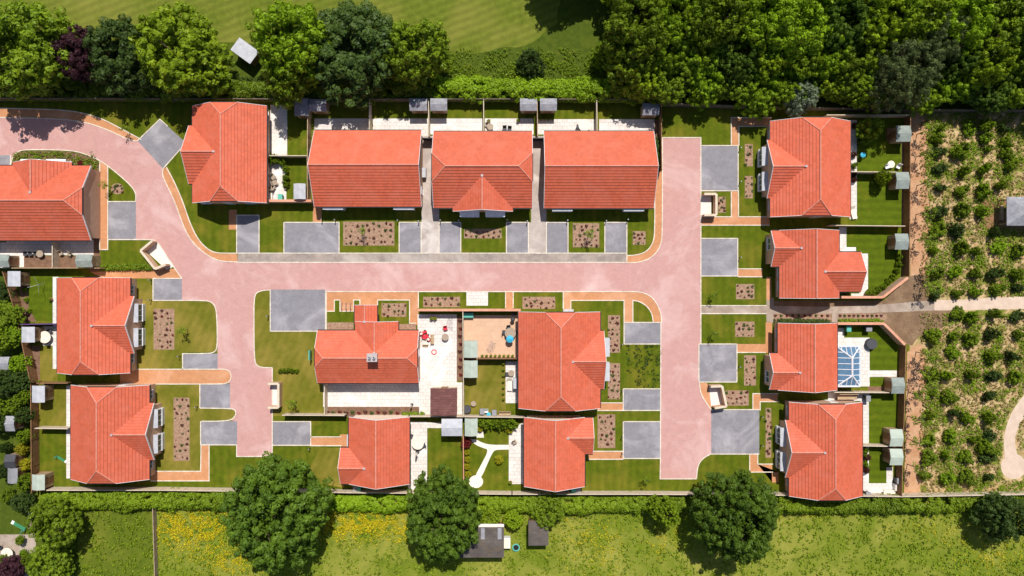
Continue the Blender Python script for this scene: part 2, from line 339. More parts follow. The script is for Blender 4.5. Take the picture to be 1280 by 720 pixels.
# road
A1 = sm([(-400, 120), (-100, 142), (0, 147), (60, 148), (100, 151), (130, 160), (155, 172), (166, 176), (172, 176)])
A2 = sm([(204, 211), (203, 218), (206, 226), (218, 250), (232, 290), (245, 308), (262, 321), (275, 326.5), (297, 327.5)])
A3 = [(297, 328), (783, 328)] + sm([(783, 328.5), (800, 328), (815, 322), (826, 308), (828, 290), (828, 172)])
A4 = [(828, 172), (876, 172), (876, 430), (873.5, 430), (873.5, 478)]
A5 = sm([(874, 478), (876, 493), (884, 505), (889, 512)])
A6 = [(889, 567)] + sm([(889, 567), (878, 573), (872, 582), (870.5, 598.5)])
A7 = [(870.5, 598.5), (825, 598.5), (825.5, 573), (826, 403)] + sm([(827, 403), (826, 390), (818, 374), (806, 366), (793, 364.5)]) + [(407, 364.5)]
A8 = [(407, 362), (338, 362)]
A9 = sm([(338, 362.5), (328, 363), (320, 366), (318, 374), (317.5, 390), (318, 450), (321, 457), (328, 459.5), (340.5, 459.5)])
A10 = [(340.5, 459.5), (340.5, 570.5), (296, 570.5), (296, 556)]
A11 = sm([(252, 526.5), (275, 526.5), (290, 525), (295.5, 518), (294, 512), (288, 510.5), (250, 510)])
A12 = sm([(250, 480), (270, 480), (284, 479.5), (289, 474), (289, 466), (284, 461.5), (272, 461.5), (228, 461.5)])
A13 = sm([(228, 442), (255, 442), (268, 441), (272, 434), (271.5, 400), (270, 384), (264, 376.5), (250, 375.5), (191, 375.5)])
A14 = [(227.5, 348), (219, 336)] + sm([(219, 336), (206, 316), (198, 304), (193, 300), (185, 299.5), (135, 299.5)])
A15 = sm([(170, 252), (170, 240), (160, 228), (135, 207), (120, 198), (100, 190), (80, 187.5), (40, 187), (24, 188), (16, 196), (13.5, 207)])
A16 = [(13, 194), (-100, 194), (-400, 180)]
roadpts = A1 + [(172, 176)] + A2 + A3 + A4 + A5 + A6 + A7 + A8 + A9 + A10 + [(296, 527)] + [p for p in A11 if p[0] > 287 or p[1] > 520 and p[0] > 287] + [(287.5, 510.5), (287.5, 479)] + [p for p in A12 if p[0] > 272.5] + [(272, 461.5), (272, 434)] + [p for p in A13 if p[1] < 433 and p[0] > 228] + [(227.5, 375)] + A14[:-1] + [(170, 299), (170, 252)] + A15[1:-1] + A16
roadpts = [p for i, p in enumerate(roadpts) if i == 0 or math.dist(p, roadpts[i - 1]) > .3]
sheet('road', [roadpts], .016, M['road'])
# footpaths
foot = [
    A1[2:] + [(178, 175), (176, 174)] + sm([(150, 160), (125, 147), (90, 138), (40, 136), (0, 135.5), (-100, 132)]),
    A2 + [(296, 316.5)] + sm([(271, 316.5), (260, 312), (248, 300), (238, 280), (228, 250), (217, 225), (209, 209)]),
    [(125, 200), (135, 207), (135, 312), (125, 312)],
    [(113, 340), (212, 336), (219, 336), (227, 348), (130, 348)],
    A12 + [(150, 461.5), (150, 480)],
    [(188, 589), (251, 589), (251, 556), (261.5, 556), (261.5, 601), (188, 601)],
    R(286, 262, 296, 287), R(391, 255, 402, 278),
    A3[2:-1] + [(828, 215), (820, 215)] + sm([(818.5, 220), (818.5, 285), (817, 303), (808, 315), (795, 319), (783, 319.5)]),
    R(407.5, 365, 523, 381), R(407.5, 381, 418, 389), R(425, 381, 442, 389), R(449, 381, 452, 389), R(512, 381, 523, 406),
    A7[3:-1] + [(704, 364.5), (704, 389), (713.5, 389), (713.5, 375.5), (780, 375.5), (780, 403), (791, 403), (791, 375.5)] + sm([(791, 375.5), (800, 377), (809, 383), (815, 392), (816.5, 403)]),
    R(632, 365, 641.5, 386), R(747, 503.5, 779, 513), R(735, 564, 779, 574),
    [(914, 147), (964, 147), (964, 158), (923.5, 158), (923.5, 182), (914, 182)],
    R(914, 238, 923, 271), R(876, 271, 962, 281.5), R(922, 336, 953, 346), R(958, 346, 964, 375), R(957, 403, 965, 441), R(921, 430, 957, 440.5),
    A5 + [(889, 500), (884, 479)], [(941, 492), (972, 492), (972, 502), (950, 502), (950, 513), (941, 513)],
    [(937, 567), (947, 567), (947, 580), (965, 580), (965, 603), (973, 603), (973, 590), (937, 590)],
    R(388, 546, 427, 557), R(425, 543, 436, 558), R(188, 253, 190, 254)]
sheet('footpath', foot[:-1], .010, M['orange'])
strips = [('patch', R(408, 389, 443, 403)), ('patch', R(418, 375, 425, 389)), ('patch', R(442, 375, 450, 389)), ('patch', R(472, 375, 512, 406))]
drives = {  # rect, white edging on sides (t, b, l, r)
    'D2': ((135, 252, 170, 299.5), 'tl'), 'D4': ((296, 269, 324, 316.5), 'tlr'), 'D5': ((355, 278, 424, 316.5), 'tlr'), 'D6': ((499, 278, 526.5, 316.5), 'tlr'),
    'D7': ((549, 278, 576, 316.5), 'tlr'), 'D8': ((633, 278, 660.5, 316.5), 'tlr'), 'D9': ((683, 278, 710, 316.5), 'tlr'), 'D10': ((756, 278, 783.5, 316.5), 'tlr'),
    'D11': ((191.5, 348, 227.5, 375.5), 'tl'), 'D12': ((228.5, 442, 272, 462), 'l'), 'D13': ((250, 480, 287.5, 510), 'l'), 'D14': ((251, 526.5, 296.5, 556), 'bl'),
    'D15': ((340.5, 527, 388.5, 556.5), 'tbr'), 'D16': ((338, 362, 407, 414), 'blr'), 'D17': ((780, 403, 826.5, 430), 'tbl'), 'D18': ((779, 486, 826, 513), 'tbl'),
    'D19': ((779, 527, 825.5, 573), 'tbl'), 'D20': ((876, 182, 922.5, 238.5), 'tbr'), 'D21': ((876, 298, 922, 345), 'tbr'), 'D22': ((873.5, 430, 921, 477.5), 'tbr'), 'D23': ((889, 512, 949, 567.5), 'tbr')}
dl = [R(*v[0]) for v in drives.values()] + [[(172, 176), (200, 149), (232, 178), (226, 186), (204, 211)], [(13, 194), (13, 207), (-60, 207), (-60, 194)]]
sheet('driveway', dl, .018, M['drive'])
sheet('concrete_verge', [R(297, 316.5, 783, 328)], .017, M['band'])
sheet('alleyway', [R(527, 170, 541, 278), R(526.5, 278, 549, 316.5), R(664, 170, 680, 278), R(660.5, 278, 683, 316.5), R(541, 258, 549, 278), R(676, 258, 683, 278)], .015, M['alley'])
# kerbs and pale edging
K = MB()
kl = [A1, sm([(-100, 132), (0, 135.5), (40, 136), (90, 138), (125, 147), (150, 160), (177, 174.5)]), [(172, 176), (200, 149), (210, 158)], [(204, 211), (226, 186)], A2, sm([(297, 316.5), (271, 316.5), (260, 312), (248, 300), (238, 280), (228, 250), (217, 225), (208, 209)]),
      A3, A4[:3], A5, A6, A7, A9, A10, A11, A12, A13, A14, A15, [(13.5, 207), (13.5, 194)], [(783.5, 316.5), (783.5, 328)], [(297, 316.5), (783, 316.5)],
      [(873.5, 430), (873.5, 477)], [(135, 207), (135, 312), (125, 312), (125, 202)],
      sm([(820, 215), (818.5, 220), (818.5, 285), (817, 303), (808, 315), (795, 319), (783, 319.5)]),
      [(251.5, 556), (251, 589), (188, 589)], [(261.5, 556), (261.5, 601), (188, 601)], [(914, 182), (914, 147), (964, 147)], [(923.5, 182), (923.5, 158), (960, 158)],
      [(914, 238), (914, 271), (876, 271)], [(923, 238), (923, 271), (962, 271)], [(876, 281.5), (962, 281.5)], [(922, 336), (953, 336)], [(922, 346), (953, 346)],
      [(921, 440.5), (957, 440.5)], [(713.5, 386), (713.5, 375.5), (780, 375.5), (780, 403)], [(791, 403), (791, 375.5)] + sm([(791, 375.5), (800, 377), (809, 383), (815, 392), (816.5, 403)]),
      [(704, 386), (704, 365)], [(632, 385), (632, 365)], [(641.5, 365), (641.5, 385)], [(747, 503.5), (779, 503.5)], [(747, 513), (779, 513)], [(735, 564), (779, 564)], [(735, 574), (779, 574)],
      [(388, 546), (427, 546)], [(388, 557), (427, 557)], [(523, 365), (523, 385)], [(408, 365), (408, 414)], [(408, 389), (418, 389), (418, 375), (425, 375), (425, 389), (442, 389), (442, 375), (450, 375), (450, 382)],
      [(472, 388), (472, 375), (512, 375), (512, 404), (520, 404)], [(876, 382), (958, 382)], [(876, 392), (958, 392)], [(941, 513), (941, 492), (973, 492)], [(950, 513), (950, 502), (974, 502)], [(937, 567), (937, 590), (967, 590)], [(947, 567), (947, 580), (967, 580)],
      [(154, 461.5), (228, 461.5)], [(160, 480), (250, 480)], [(523, 387), (648, 387)]]
for r, sides in drives.values():
    x0, y0, x1, y1 = r
    for c, seg in (('t', [(x0, y0), (x1, y0)]), ('b', [(x0, y1), (x1, y1)]), ('l', [(x0, y0), (x0, y1)]), ('r', [(x1, y0), (x1, y1)])):
        if c in sides: kl.append(seg)
for i, k in enumerate(kl[:-1]): ribbon(K, k, .115, .0, .05 + .0009 * (i % 23))
struct(K.build('kerb', M['kerb']))
# gravel footpath to the east and the curved path
sheet('gravel_path', [sm([(876, 382), (960, 382), (1040, 384), (1100, 381), (1168, 375)]) + [(1168, 388)] + sm([(1168, 388), (1100, 391), (1040, 392), (960, 392), (876, 392)]),
    R(958, 372, 967, 382), R(958, 392, 967, 404), R(1040, 392, 1048, 404)], .008, M['gravel'])
cx, cy, cr = 1267, 583, 16
arcp = [(cx + cr * cos(t), cy + cr * sin(t)) for t in np.linspace(-2.3, 3.55, 24)]
sheet('pale_path', [[(1168, 375)] + sm([(1168, 375), (1200, 375), (1240, 372), (1300, 370), (1500, 370)]) + sm([(1500, 385), (1300, 386), (1240, 387), (1200, 388), (1168, 388)]),
    sm([(1256, 571), (1254, 552), (1258, 530), (1270, 505), (1290, 483), (1330, 470)]) + sm([(1330, 485), (1300, 498), (1280, 520), (1270, 540), (1268, 555), (1272, 569)]), arcp], .009, M['gravel_pale'])
# patios
sheet('patio', [
    R(338, 131, 359, 194), R(336, 205, 358, 252), R(393, 148, 461, 166), R(466, 148, 526, 166), R(526, 148, 535, 172), R(538, 148, 603, 168), R(541, 148, 543, 172), R(606, 148, 667, 168), R(672, 149, 745, 168), R(749, 149, 818, 168),
    R(0, 303, 8, 336), R(0, 313, 117, 319), R(0, 319, 30, 334), R(8, 300, 117, 313), R(66, 346, 73, 461), R(53, 408, 67, 432), R(83, 482, 90, 598), R(78, 453, 84, 459),
    R(404, 478, 524, 508.5), R(522, 393, 571, 478), R(524, 478, 578, 520), R(510, 527, 534, 616), R(534, 528, 552, 535), R(632, 452, 649, 504), [(636, 541), (645, 532), (652, 529), (656, 529), (656, 605), (636, 605)],
    R(1062, 150, 1071, 274), R(1049, 284, 1058, 338), R(1058, 309, 1070, 322), R(1074, 317, 1085, 371), R(1064, 367, 1075, 371), R(1045, 410, 1055, 434), R(1053, 422, 1087, 483), R(1087, 463, 1121, 471),
    R(1076, 491, 1086, 606), R(1078, 604, 1110, 620), R(1108, 584, 1116, 606), R(1035, 489, 1078, 501), R(583, 365, 610, 382), R(1110, 604, 1127, 620)], .012, M['patio'])
sheet('tan_patio', [R(580, 394, 650, 449)], .012, M['patio_tan'])
def loop(a, b): return sm(a) + sm(b)
sheet('garden_path', [
    loop([(588, 549), (595, 549), (602, 553), (612, 556), (636, 556)], [(636, 562), (620, 562), (616, 565), (610, 578), (601, 599), (593, 596), (602, 580), (611, 562), (604, 560), (594, 556), (588, 549)]),
    [(595 + 9 * cos(t), 602 + 8 * sin(t)) for t in np.linspace(0, 6, 16)], [(595, 547), (598, 540), (603, 532), (605, 547)]], .014, M['concrete'])
sheet('bin_store_slab', [[(183, 314), (197, 302), (218, 333), (208, 337)], R(876, 245, 889, 271), [(886, 483), (901, 483), (903, 505), (889, 508)], R(340.5, 479, 351, 508)], .020, M['concrete'])
sheet('garden_soil', [R(30, 320, 66, 335), R(70, 320, 96, 335), R(571, 395, 579.5, 476), R(406, 508, 532, 521), R(818, 150, 828, 262), R(1085, 483, 1113, 491), R(1127, 160, 1132, 345), [(22, 350), (34, 350), (36, 385), (46, 402), (30, 402)], R(34, 432, 50, 480), R(40, 500, 48, 610)], .006, M['soil'])
sheet('scrub_bed', [sm([(17, 207), (20, 192), (32, 188.5), (80, 189), (100, 192), (118, 199), (124, 204)]) + [(124, 215), (17, 215)], R(112, 215, 125, 340), R(118, 300, 125, 345)], .006, M['soil'])
sheet('terracotta_yard', [R(0, 668, 36, 740)], .004, M['gravel'])
sheet('back_lane', [[(35, 640), (44, 640), (46, 740), (36, 740)]], .006, M['gravel'])
# bark beds (with rows of plants added further down)
BEDS = [  # rect, nx, ny, kinds, where
    ((429, 277, 493, 307), 9, 4, 'the wide bed in front of the westernmost terrace house'), ((580, 286, 627, 298), 7, 2, 'the bed under the gable of the middle terrace house'),
    ((716, 279, 749, 309), 5, 5, 'the square bed in front of the eastern terrace house'), ((791, 289, 807, 306), 3, 3, 'the little square bed by the curved orange path'),
    ((192, 386, 218, 437), 4, 7, 'the long bed facing the upper western house'), ((217, 497, 237, 576), 3, 10, 'the long thin bed facing the lower western house'),
    ((931, 180, 941, 208), 2, 5, 'the upper thin bed beside the northeast house'), ((931, 220, 941, 248), 2, 5, 'the lower thin bed beside the northeast house'),
    ((898, 246, 907, 266), 2, 4, 'the small bed beside the northern brick bin store'), ((920, 355, 943, 374), 4, 3, 'the bed just north of the gravel path'),
    ((919, 402, 943, 421), 4, 3, 'the bed just south of the gravel path'), ((930, 444, 945, 482), 3, 6, 'the upright bed beside the square driveway on the east side'),
    ((907, 488, 936, 507), 5, 3, 'the bed beside the tilted bin store'), ((957, 510, 964, 572), 2, 9, 'the slim bed in front of the southeast house'),
    ((760, 394, 775, 441), 3, 7, 'the upper upright bed beside the big central house'), ((760, 454, 775, 499), 3, 7, 'the lower upright bed beside the big central house'),
    ((747, 518, 769, 560), 3, 6, 'the bed east of the small gabled house'), ((653, 371, 694, 386), 6, 3, 'the bed north of the big central house'),
    ((529, 371, 575, 384), 7, 2, 'the roadside bed above the white courtyard'), ((477, 379, 508, 396), 5, 3, 'the bed beside the community house porch')]
sheet('bark_bed', [R(*b[0]) for b in BEDS] + [[(146.5 + 8 * cos(t), 236 + 7 * sin(t)) for t in np.linspace(0, 6, 14)], R(409, 403, 442, 413), R(499, 405, 520, 413), R(967, 392, 1039, 402), R(1049, 392, 1108, 402)], .013, M['bark'])
sheet('lawn_patch', [p for _, p in strips], .0125, M['lawn'])
# ---------------------------------------------------------------- houses
EAVE = 2.5; PITCH = .67; HF = .36; OA = .10
def clipv(poly, d, v, keep_above):
    out = []
    n = len(poly)
    for i in range(n):
        p, q = poly[i], poly[(i + 1) % n]
        a = p[0] * d[0] + p[1] * d[1] - v; b = q[0] * d[0] + q[1] * d[1] - v
        if not keep_above: a, b = -a, -b
        if a >= -1e-9: out.append(p)
        if (a > 1e-9 and b < -1e-9) or (a < -1e-9 and b > 1e-9):
            t = a / (a - b); out.append((p[0] + (q[0] - p[0]) * t, p[1] + (q[1] - p[1]) * t))
    return out
def slope(mb, poly, d, z0, p, v0=None, course=.32, t=.05, skirt=.16):
    vs = [a * d[0] + b * d[1] for a, b in poly]; v0 = min(vs) if v0 is None else v0
    u = (-d[1], d[0]); vm = max(vs); k = math.floor((min(vs) - v0) / course + 1e-6)
    sl = math.sqrt(1 + p * p)
    def zz(v): return z0 + (v - v0) * p
    ar = sum(poly[i][0] * poly[(i + 1) % len(poly)][1] - poly[(i + 1) % len(poly)][0] * poly[i][1] for i in range(len(poly)))
    if ar < 0: poly = poly[::-1]
    while v0 + k * course < vm - 1e-6:
        a, b = v0 + k * course, v0 + (k + 1) * course
        q = clipv(clipv(poly, d, a, True), d, b, False)
        if len(q) >= 3:
            pts = []; uv = []
            for x, y in q:
                v = x * d[0] + y * d[1]; pts.append((x, y, zz(v) + t * (1 - (v - a) / course)))
                uv.append((x * u[0] + y * u[1] + (k % 2) * 0, (v - v0) * .38 / course + .003))
            mb.poly(pts, uv)
            low = [(x, y) for x, y in q if abs(x * d[0] + y * d[1] - a) < 1e-6]
            if len(low) >= 2:
                low.sort(key=lambda c: c[0] * u[0] + c[1] * u[1]); l, r = low[0], low[-1]
                zb = zz(a)
                mb.poly([(r[0], r[1], zb), (l[0], l[1], zb), (l[0], l[1], zb + t), (r[0], r[1], zb + t)], [(.1, .01), (.2, .01), (.2, .012), (.1, .012)])
        k += 1
    n = len(poly)
    low = [(x, y, zz(x * d[0] + y * d[1]) - skirt) for x, y in poly]
    mb.poly(low[::-1])
    for i in range(n):
        j = (i + 1) % n; a, b = poly[i], poly[j]
        za, zb = zz(a[0] * d[0] + a[1] * d[1]), zz(b[0] * d[0] + b[1] * d[1])
        mb.poly([(a[0], a[1], za - skirt), (b[0], b[1], zb - skirt), (b[0], b[1], zb - .001), (a[0], a[1], za - .001)])
class Block:
    """one gabled, half-hipped or hipped roof volume with its walls; axis 'x' or 'y' is the way the ridge runs (ground metres)"""
    def __init__(s, x0, x1, y0, y1, axis, e0='h', e1='h', eave=EAVE, pitch=PITCH, over=.38):
        s.x0, s.x1, s.y0, s.y1, s.axis, s.e0, s.e1, s.eave, s.p, s.over = x0, x1, y0, y1, axis, e0, e1, eave, pitch, over
        s.c0, s.c1 = (y0, y1) if axis == 'x' else (x0, x1)
        s.a0, s.a1 = (x0, x1) if axis == 'x' else (y0, y1)
        s.w = (s.c1 - s.c0) / 2; s.cm = (s.c0 + s.c1) / 2; s.hr = eave + s.w * pitch
        s.f0 = {'h': HF, 'g': 0, 'i': 0, 'H': 1}[e0]; s.f1 = {'h': HF, 'g': 0, 'i': 0, 'H': 1}[e1]
    def T(s, a, c): return (a, c) if s.axis == 'x' else (c, a)
    def roof(s, mb, ridge, gut, barge):
        T, w, cm = s.T, s.w, s.cm
        du = (0, 1) if s.axis == 'x' else (1, 0)
        for c_e, sg in ((s.c0, 1), (s.c1, -1)):
            pts = [T(s.a0, c_e), T(s.a1, c_e), T(s.a1, cm - sg * s.f1 * w), T(s.a1 - s.f1 * w, cm), T(s.a0 + s.f0 * w, cm), T(s.a0, cm - sg * s.f0 * w)]
            q = [p for i, p in enumerate(pts) if math.dist(p, pts[i - 1]) > 1e-4]
            slope(mb, q, (du[0] * sg, du[1] * sg), s.eave, s.p, v0=sg * c_e)
            a, b = T(s.a0, c_e - sg * .05), T(s.a1, c_e - sg * .05)
            g_ = MB(); gut.append(g_); g_.bar(a, b, .11, s.eave - .13, s.eave - .03)
        for a_e, sg, f in ((s.a0, 1, s.f0), (s.a1, -1, s.f1)):
            e = s.e0 if sg == 1 else s.e1
            if f:
                q = [T(a_e, cm - f * w), T(a_e + sg * f * w, cm), T(a_e, cm + f * w)]
                d = (sg, 0) if s.axis == 'x' else (0, sg)
                zh = s.hr - f * w * s.p
                slope(mb, q, d, zh, s.p, v0=sg * a_e)
                g_ = MB(); gut.append(g_); g_.bar(T(a_e - sg * .05, cm - f * w), T(a_e - sg * .05, cm + f * w), .11, zh - .13, zh - .03)
                for k in (-1, 1):   # hip tiles
                    A = T(a_e, cm + k * f * w); B = T(a_e + sg * f * w, cm)
                    ridge.tube((*A, zh + .03), (*B, s.hr + .03), .065, n=6)
            if e in 'gh' :          # verge boards
                b2 = None
                for k in (-1, 1):
                    if f or b2 is None: b2 = MB(); barge.append(b2)
                    A = T(a_e - sg * .025, cm + k * w); B = T(a_e - sg * .025, cm + k * f * w)
                    zA, zB = s.eave, s.hr - f * w * s.p
                    n = T(sg * .02, 0); 
                    lo = [(A[0] - n[0], A[1] - n[1]), (B[0] - n[0], B[1] - n[1]), (B[0] + n[0], B[1] + n[1]), (A[0] + n[0], A[1] + n[1])]
                    z = [zA, zB, zB, zA]
                    bt = [(x, y, q - .20) for (x, y), q in zip(lo, z)]; tp = [(x, y, q + .05) for (x, y), q in zip(lo, z)]
                    b2.poly(tp); b2.poly(bt[::-1])
                    for i in range(4): b2.poly([bt[i], bt[(i + 1) % 4], tp[(i + 1) % 4], tp[i]])
        ra, rb = s.a0 + s.f0 * w, s.a1 - s.f1 * w
        if rb - ra > .1:
            nseg = max(1, int((rb - ra) / .45))
            for i in range(nseg):
                t0 = ra + (rb - ra) * i / nseg; t1 = ra + (rb - ra) * (i + 1) / nseg
                ridge.tube((*T(t0, cm), s.hr + .025), (*T(t1 + .02, cm), s.hr + .035), .075, .085, n=6)
    def walls(s, mb):
        o = s.over; T = s.T
        a0 = s.a0 + (OA if s.e0 != 'i' else 0); a1 = s.a1 - (OA if s.e1 != 'i' else 0)
        c0, c1 = s.c0 + o, s.c1 - o; w2 = (c1 - c0) / 2
        def prof(f):    # closed gable outline in (c, z), staying under the roof
            zt = s.eave + o * s.p - .19; pr = [(c0, 0), (c1, 0), (c1, zt)]
            top = s.hr - .19
            if f:
                fw = f * s.w + .0; zz = s.hr - fw * s.p - .19 
                pr += [(s.cm + fw, zz), (s.cm - fw, zz)]
            else: pr += [(s.cm, top)]
            pr += [(c0, zt)]
            return pr
        pa, pb = prof(s.f0 if s.f0 < 1 else 0), prof(s.f1 if s.f1 < 1 else 0)
        if s.f0 == 1: pa = [(c0, 0), (c1, 0), (c1, s.eave), (c0, s.eave)]
        if s.f1 == 1: pb = [(c0, 0), (c1, 0), (c1, s.eave), (c0, s.eave)]
        for a, pr, th in ((a0, pa, .25), (a1, pb, -.25)):
            n = len(pr); A = [(*T(a, c), z) for c, z in pr]; B = [(*T(a + th, c), z) for c, z in pr]
            flip = (th > 0) == (s.axis == 'x')
            if flip: A, B = A[::-1], B[::-1]
            mb.poly(A); mb.poly(B[::-1])
            for i in range(n): mb.poly([A[i], B[i], B[(i + 1) % n], A[(i + 1) % n]])
        zt = s.eave + o * s.p - .19
        for c, th in ((c0, .25), (c1, -.25)):
            (xa, ya), (xb, yb) = T(a0 + .25, min(c, c + th)), T(a1 - .25, max(c, c + th))
            mb.box(min(xa, xb), max(xa, xb), min(ya, yb), max(ya, yb), 0, zt)
def blk(x0, y0, x1, y1, axis, e0='h', e1='h', **k):
    """photo rectangle of the eaves -> Block"""
    e = k.get('eave', EAVE)
    a = G(x0, y1, e); b = G(x1, y0, e)
    return Block(a[0], b[0], a[1], b[1], axis, e0, e1, **k)
def wing(main, side, edge, lo, hi, end='g', **k):
    """cross wing: side 'w','e','n','s'; edge = photo coordinate of its outer eave corner; lo, hi along the main ridge"""
    e = k.get('eave', EAVE)
    if side in 'we':
        ya, yb = G(0, hi, e)[1], G(0, lo, e)[1]; xe = G(edge, 0, e)[0]; w = (yb - ya) / 2
        if side == 'w': xi = main.x0 + w + .15; return Block(xe, xi, ya, yb, 'x', end, 'i', **k)
        xi = main.x1 - w - .15; return Block(xi, xe, ya, yb, 'x', 'i', end, **k)
    xa, xb = G(lo, 0, e)[0], G(hi, 0, e)[0]; ye = G(0, edge, e)[1]; w = (xb - xa) / 2
    if side == 's': yi = main.y0 + w + .15; return Block(xa, xb, ye, yi, 'y', end, 'i', **k)
    yi = main.y1 - w - .15; return Block(xa, xb, yi, ye, 'y', 'i', end, **k)
def opening(root, kind, side, coord, at, w, h, z):
    """window or door set on a wall: side it faces, wall plane coordinate, centre along the wall (ground metres)"""
    sg = {'e': 1, 'w': -1, 'n': 1, 's': -1}[side]; ax = side in 'ew'
    def bx(mb, c0, c1, a0, a1, z0, z1):
        if ax: mb.box(c0, c1, a0, a1, z0, z1)
        else: mb.box(a0, a1, c0, c1, z0, z1)
    f = MB(); o0, o1 = coord - sg * .03, coord + sg * .045; t = .07
    a0, a1 = at - w / 2, at + w / 2
    bx(f, o0, o1, a0, a1, z, z + t); bx(f, o0, o1, a0, a1, z + h - t, z + h)
    for q in ([a0, a1 - t, at - t / 2] if kind == 'window' else [a0, a1 - t]): bx(f, o0, o1, q, q + t, z + t, z + h - t)
    if kind == 'window': bx(f, o0, coord + sg * .11, a0 - .05, a1 + .05, z - .06, z - .002)
    fo = f.build(kind, M['white'], root)
    g = MB(); bx(g, coord - sg * .02, coord + sg * .015, a0 + t, a1 - t, z + t, z + h - t)
    g.build('pane' if kind == 'window' else 'door_leaf', M['glass'] if kind == 'window' else M['white'], fo)
    if kind == 'door':
        k = MB(); k2 = a1 - t - .12; bx(k, coord + sg * .016, coord + sg * .07, k2, k2 + .04, z + 1.0, z + 1.14); k.build('handle', M['metal'], fo)
def bay(root, side, front, wall, at, w, h=2.25):
    """white framed bay window standing on the ground (ground metres)"""
    sg = {'e': 1, 'w': -1, 's': -1, 'n': 1}[side]; ax = side in 'ew'
    def bx(mb, c0, c1, a0, a1, z0, z1):
        if ax: mb.box(c0, c1, a0, a1, z0, z1)
        else: mb.box(a0, a1, c0, c1, z0, z1)
    m = MB(); a0, a1 = at - w / 2, at + w / 2; t = .08
    bx(m, wall, front, a0, a1, 0, .85)
    for q in (a0, a0 + (w - t) / 3, a0 + 2 * (w - t) / 3, a1 - t): bx(m, front - sg * t, front, q, q + t, .852, h - .12)
    for q in (a0, a1 - t): bx(m, wall, front - sg * .09, q, q + t, .852, h - .12)
    bx(m, front - sg * .004, front + sg * .07, a0 - .05, a1 + .05, .80, .90)
    b = m.build('bay_window', M['white'], root)
    g = MB(); bx(g, front - sg * .055, front - sg * .03, a0 + t, a1 - t, .86, h - .13)
    for q in (a0 + .03, a1 - .055): bx(g, wall, front - sg * .1, q, q + .025, .86, h - .13)
    g.build('pane', M['glass'], b)
    r = MB(); z = h - .1; ov = .1
    c0, c1 = wall, front + sg * ov
    q = [(c0, a0 - ov), (c1, a0 - ov), (c1, a1 + ov), (c0, a1 + ov)]
    zs = [z + .28, z + .04, z + .04, z + .28]
    P2 = [(c, a) if ax else (a, c) for c, a in q]
    tp = [(x, y, zq) for (x, y), zq in zip(P2, zs)]; bt = [(x, y, z - .02) for x, y in P2]
    r.poly(tp); r.poly(bt[::-1])
    for i in range(4): r.poly([bt[i], bt[(i + 1) % 4], tp[(i + 1) % 4], tp[i]])
    r.build('bay_roof', M['felt_white'] if ax else M['white'], b)
HOUSES = {}
def house(key, label, blocks, cat='house', wall='brick'):
    b0 = blocks[0]
    root = thing('bungalow', label, cat, ((b0.x0 + b0.x1) / 2, (b0.y0 + b0.y1) / 2, 0))
    w = MB(); r = MB(); rds = []; gt = []; bg = []
    for b in blocks: rd = MB(); rds.append(rd); b.walls(w); b.roof(r, rd, gt, bg)
    w.build('wall', M[wall], root); ro = r.build('roof', M['roof'], root, uv=True)
    for q in rds: q.build('ridge_tiles', M['ridge'], ro)
    for q in gt: q.build('gutter', M['black'], ro)
    for q in bg: q.build('bargeboard', M['white'], ro)
    for b in blocks[1:]:
        T = b.T; inner = b.a0 if b.e0 == 'i' else b.a1; sg = 1 if b.e0 == 'i' else -1
        x, y = T(inner + sg * .2, b.cm); s_ = MB(); s_.box(x - .13, x + .13, y - .13, y + .13, b.hr - .05, b.hr + .16); s_.build('lead_saddle', M['lead'], ro)
    HOUSES[key] = (root, blocks); return root
def wc(b, side):   # wall plane of a block
    o = OA if (b.axis == 'x') == (side in 'we') else b.over; return {'w': b.x0 + o, 'e': b.x1 - o, 's': b.y0 + o, 'n': b.y1 - o}[side]
Z0 = lambda v: (360 - v) * S
X0 = lambda v: (v - 640) * S
# the terrace row
b = blk(393, 163, 526.7, 258.3, 'x', 'g', 'g'); h = house('R1', 'gabled bungalow at the west end of the row of three, plain red roof', [b])
for px_ in (416, 504.5): bay(h, 's', Z0(258) * .978 - .28, wc(b, 's'), G(px_, 0, 2.2)[0], 2.3)
for px_ in (440, 480): opening(h, 'window', 's', wc(b, 's'), X0(px_), 1.2, 1.1, 1.0)
for px_ in (410, 440, 475, 505): opening(h, 'window', 'n', wc(b, 'n'), X0(px_), 1.5, 1.1, .9)
opening(h, 'door', 'w', wc(b, 'w'), Z0(240), .95, 2.05, .02); opening(h, 'door', 'e', wc(b, 'e'), Z0(240), .95, 2.05, .02)
bm = blk(542, 164.3, 665, 260, 'x', 'h', 'h'); bw = wing(bm, 's', 264, 566, 641)
h = house('R2', 'middle bungalow of the row of three, with a triangular gable over its front', [bm, bw])
for px_ in (587, 619): bay(h, 's', bw.y0 - .55, wc(bw, 's'), G(px_, 0, 2.2)[0], 2.2)
for px_ in (555, 651): opening(h, 'window', 's', wc(bm, 's'), X0(px_), 1.0, 1.1, 1.0)
for px_ in (556, 585, 622, 650): opening(h, 'window', 'n', wc(bm, 'n'), X0(px_), 1.5, 1.1, .9)
opening(h, 'door', 'w', wc(bm, 'w'), Z0(240), .95, 2.05, .02); opening(h, 'door', 'e', wc(bm, 'e'), Z0(240), .95, 2.05, .02)
b = blk(680, 164, 817, 260.3, 'x', 'g', 'g'); h = house('R3', 'gabled bungalow at the east end of the row of three, nearest the wide road', [b])
for px_ in (703, 792.5): bay(h, 's', Z0(260) * .978 - .28, wc(b, 's'), G(px_, 0, 2.2)[0], 2.3)
for px_ in (728, 768): opening(h, 'window', 's', wc(b, 's'), X0(px_), 1.2, 1.1, 1.0)
for px_ in (695, 725, 765, 795): opening(h, 'window', 'n', wc(b, 'n'), X0(px_), 1.5, 1.1, .9)
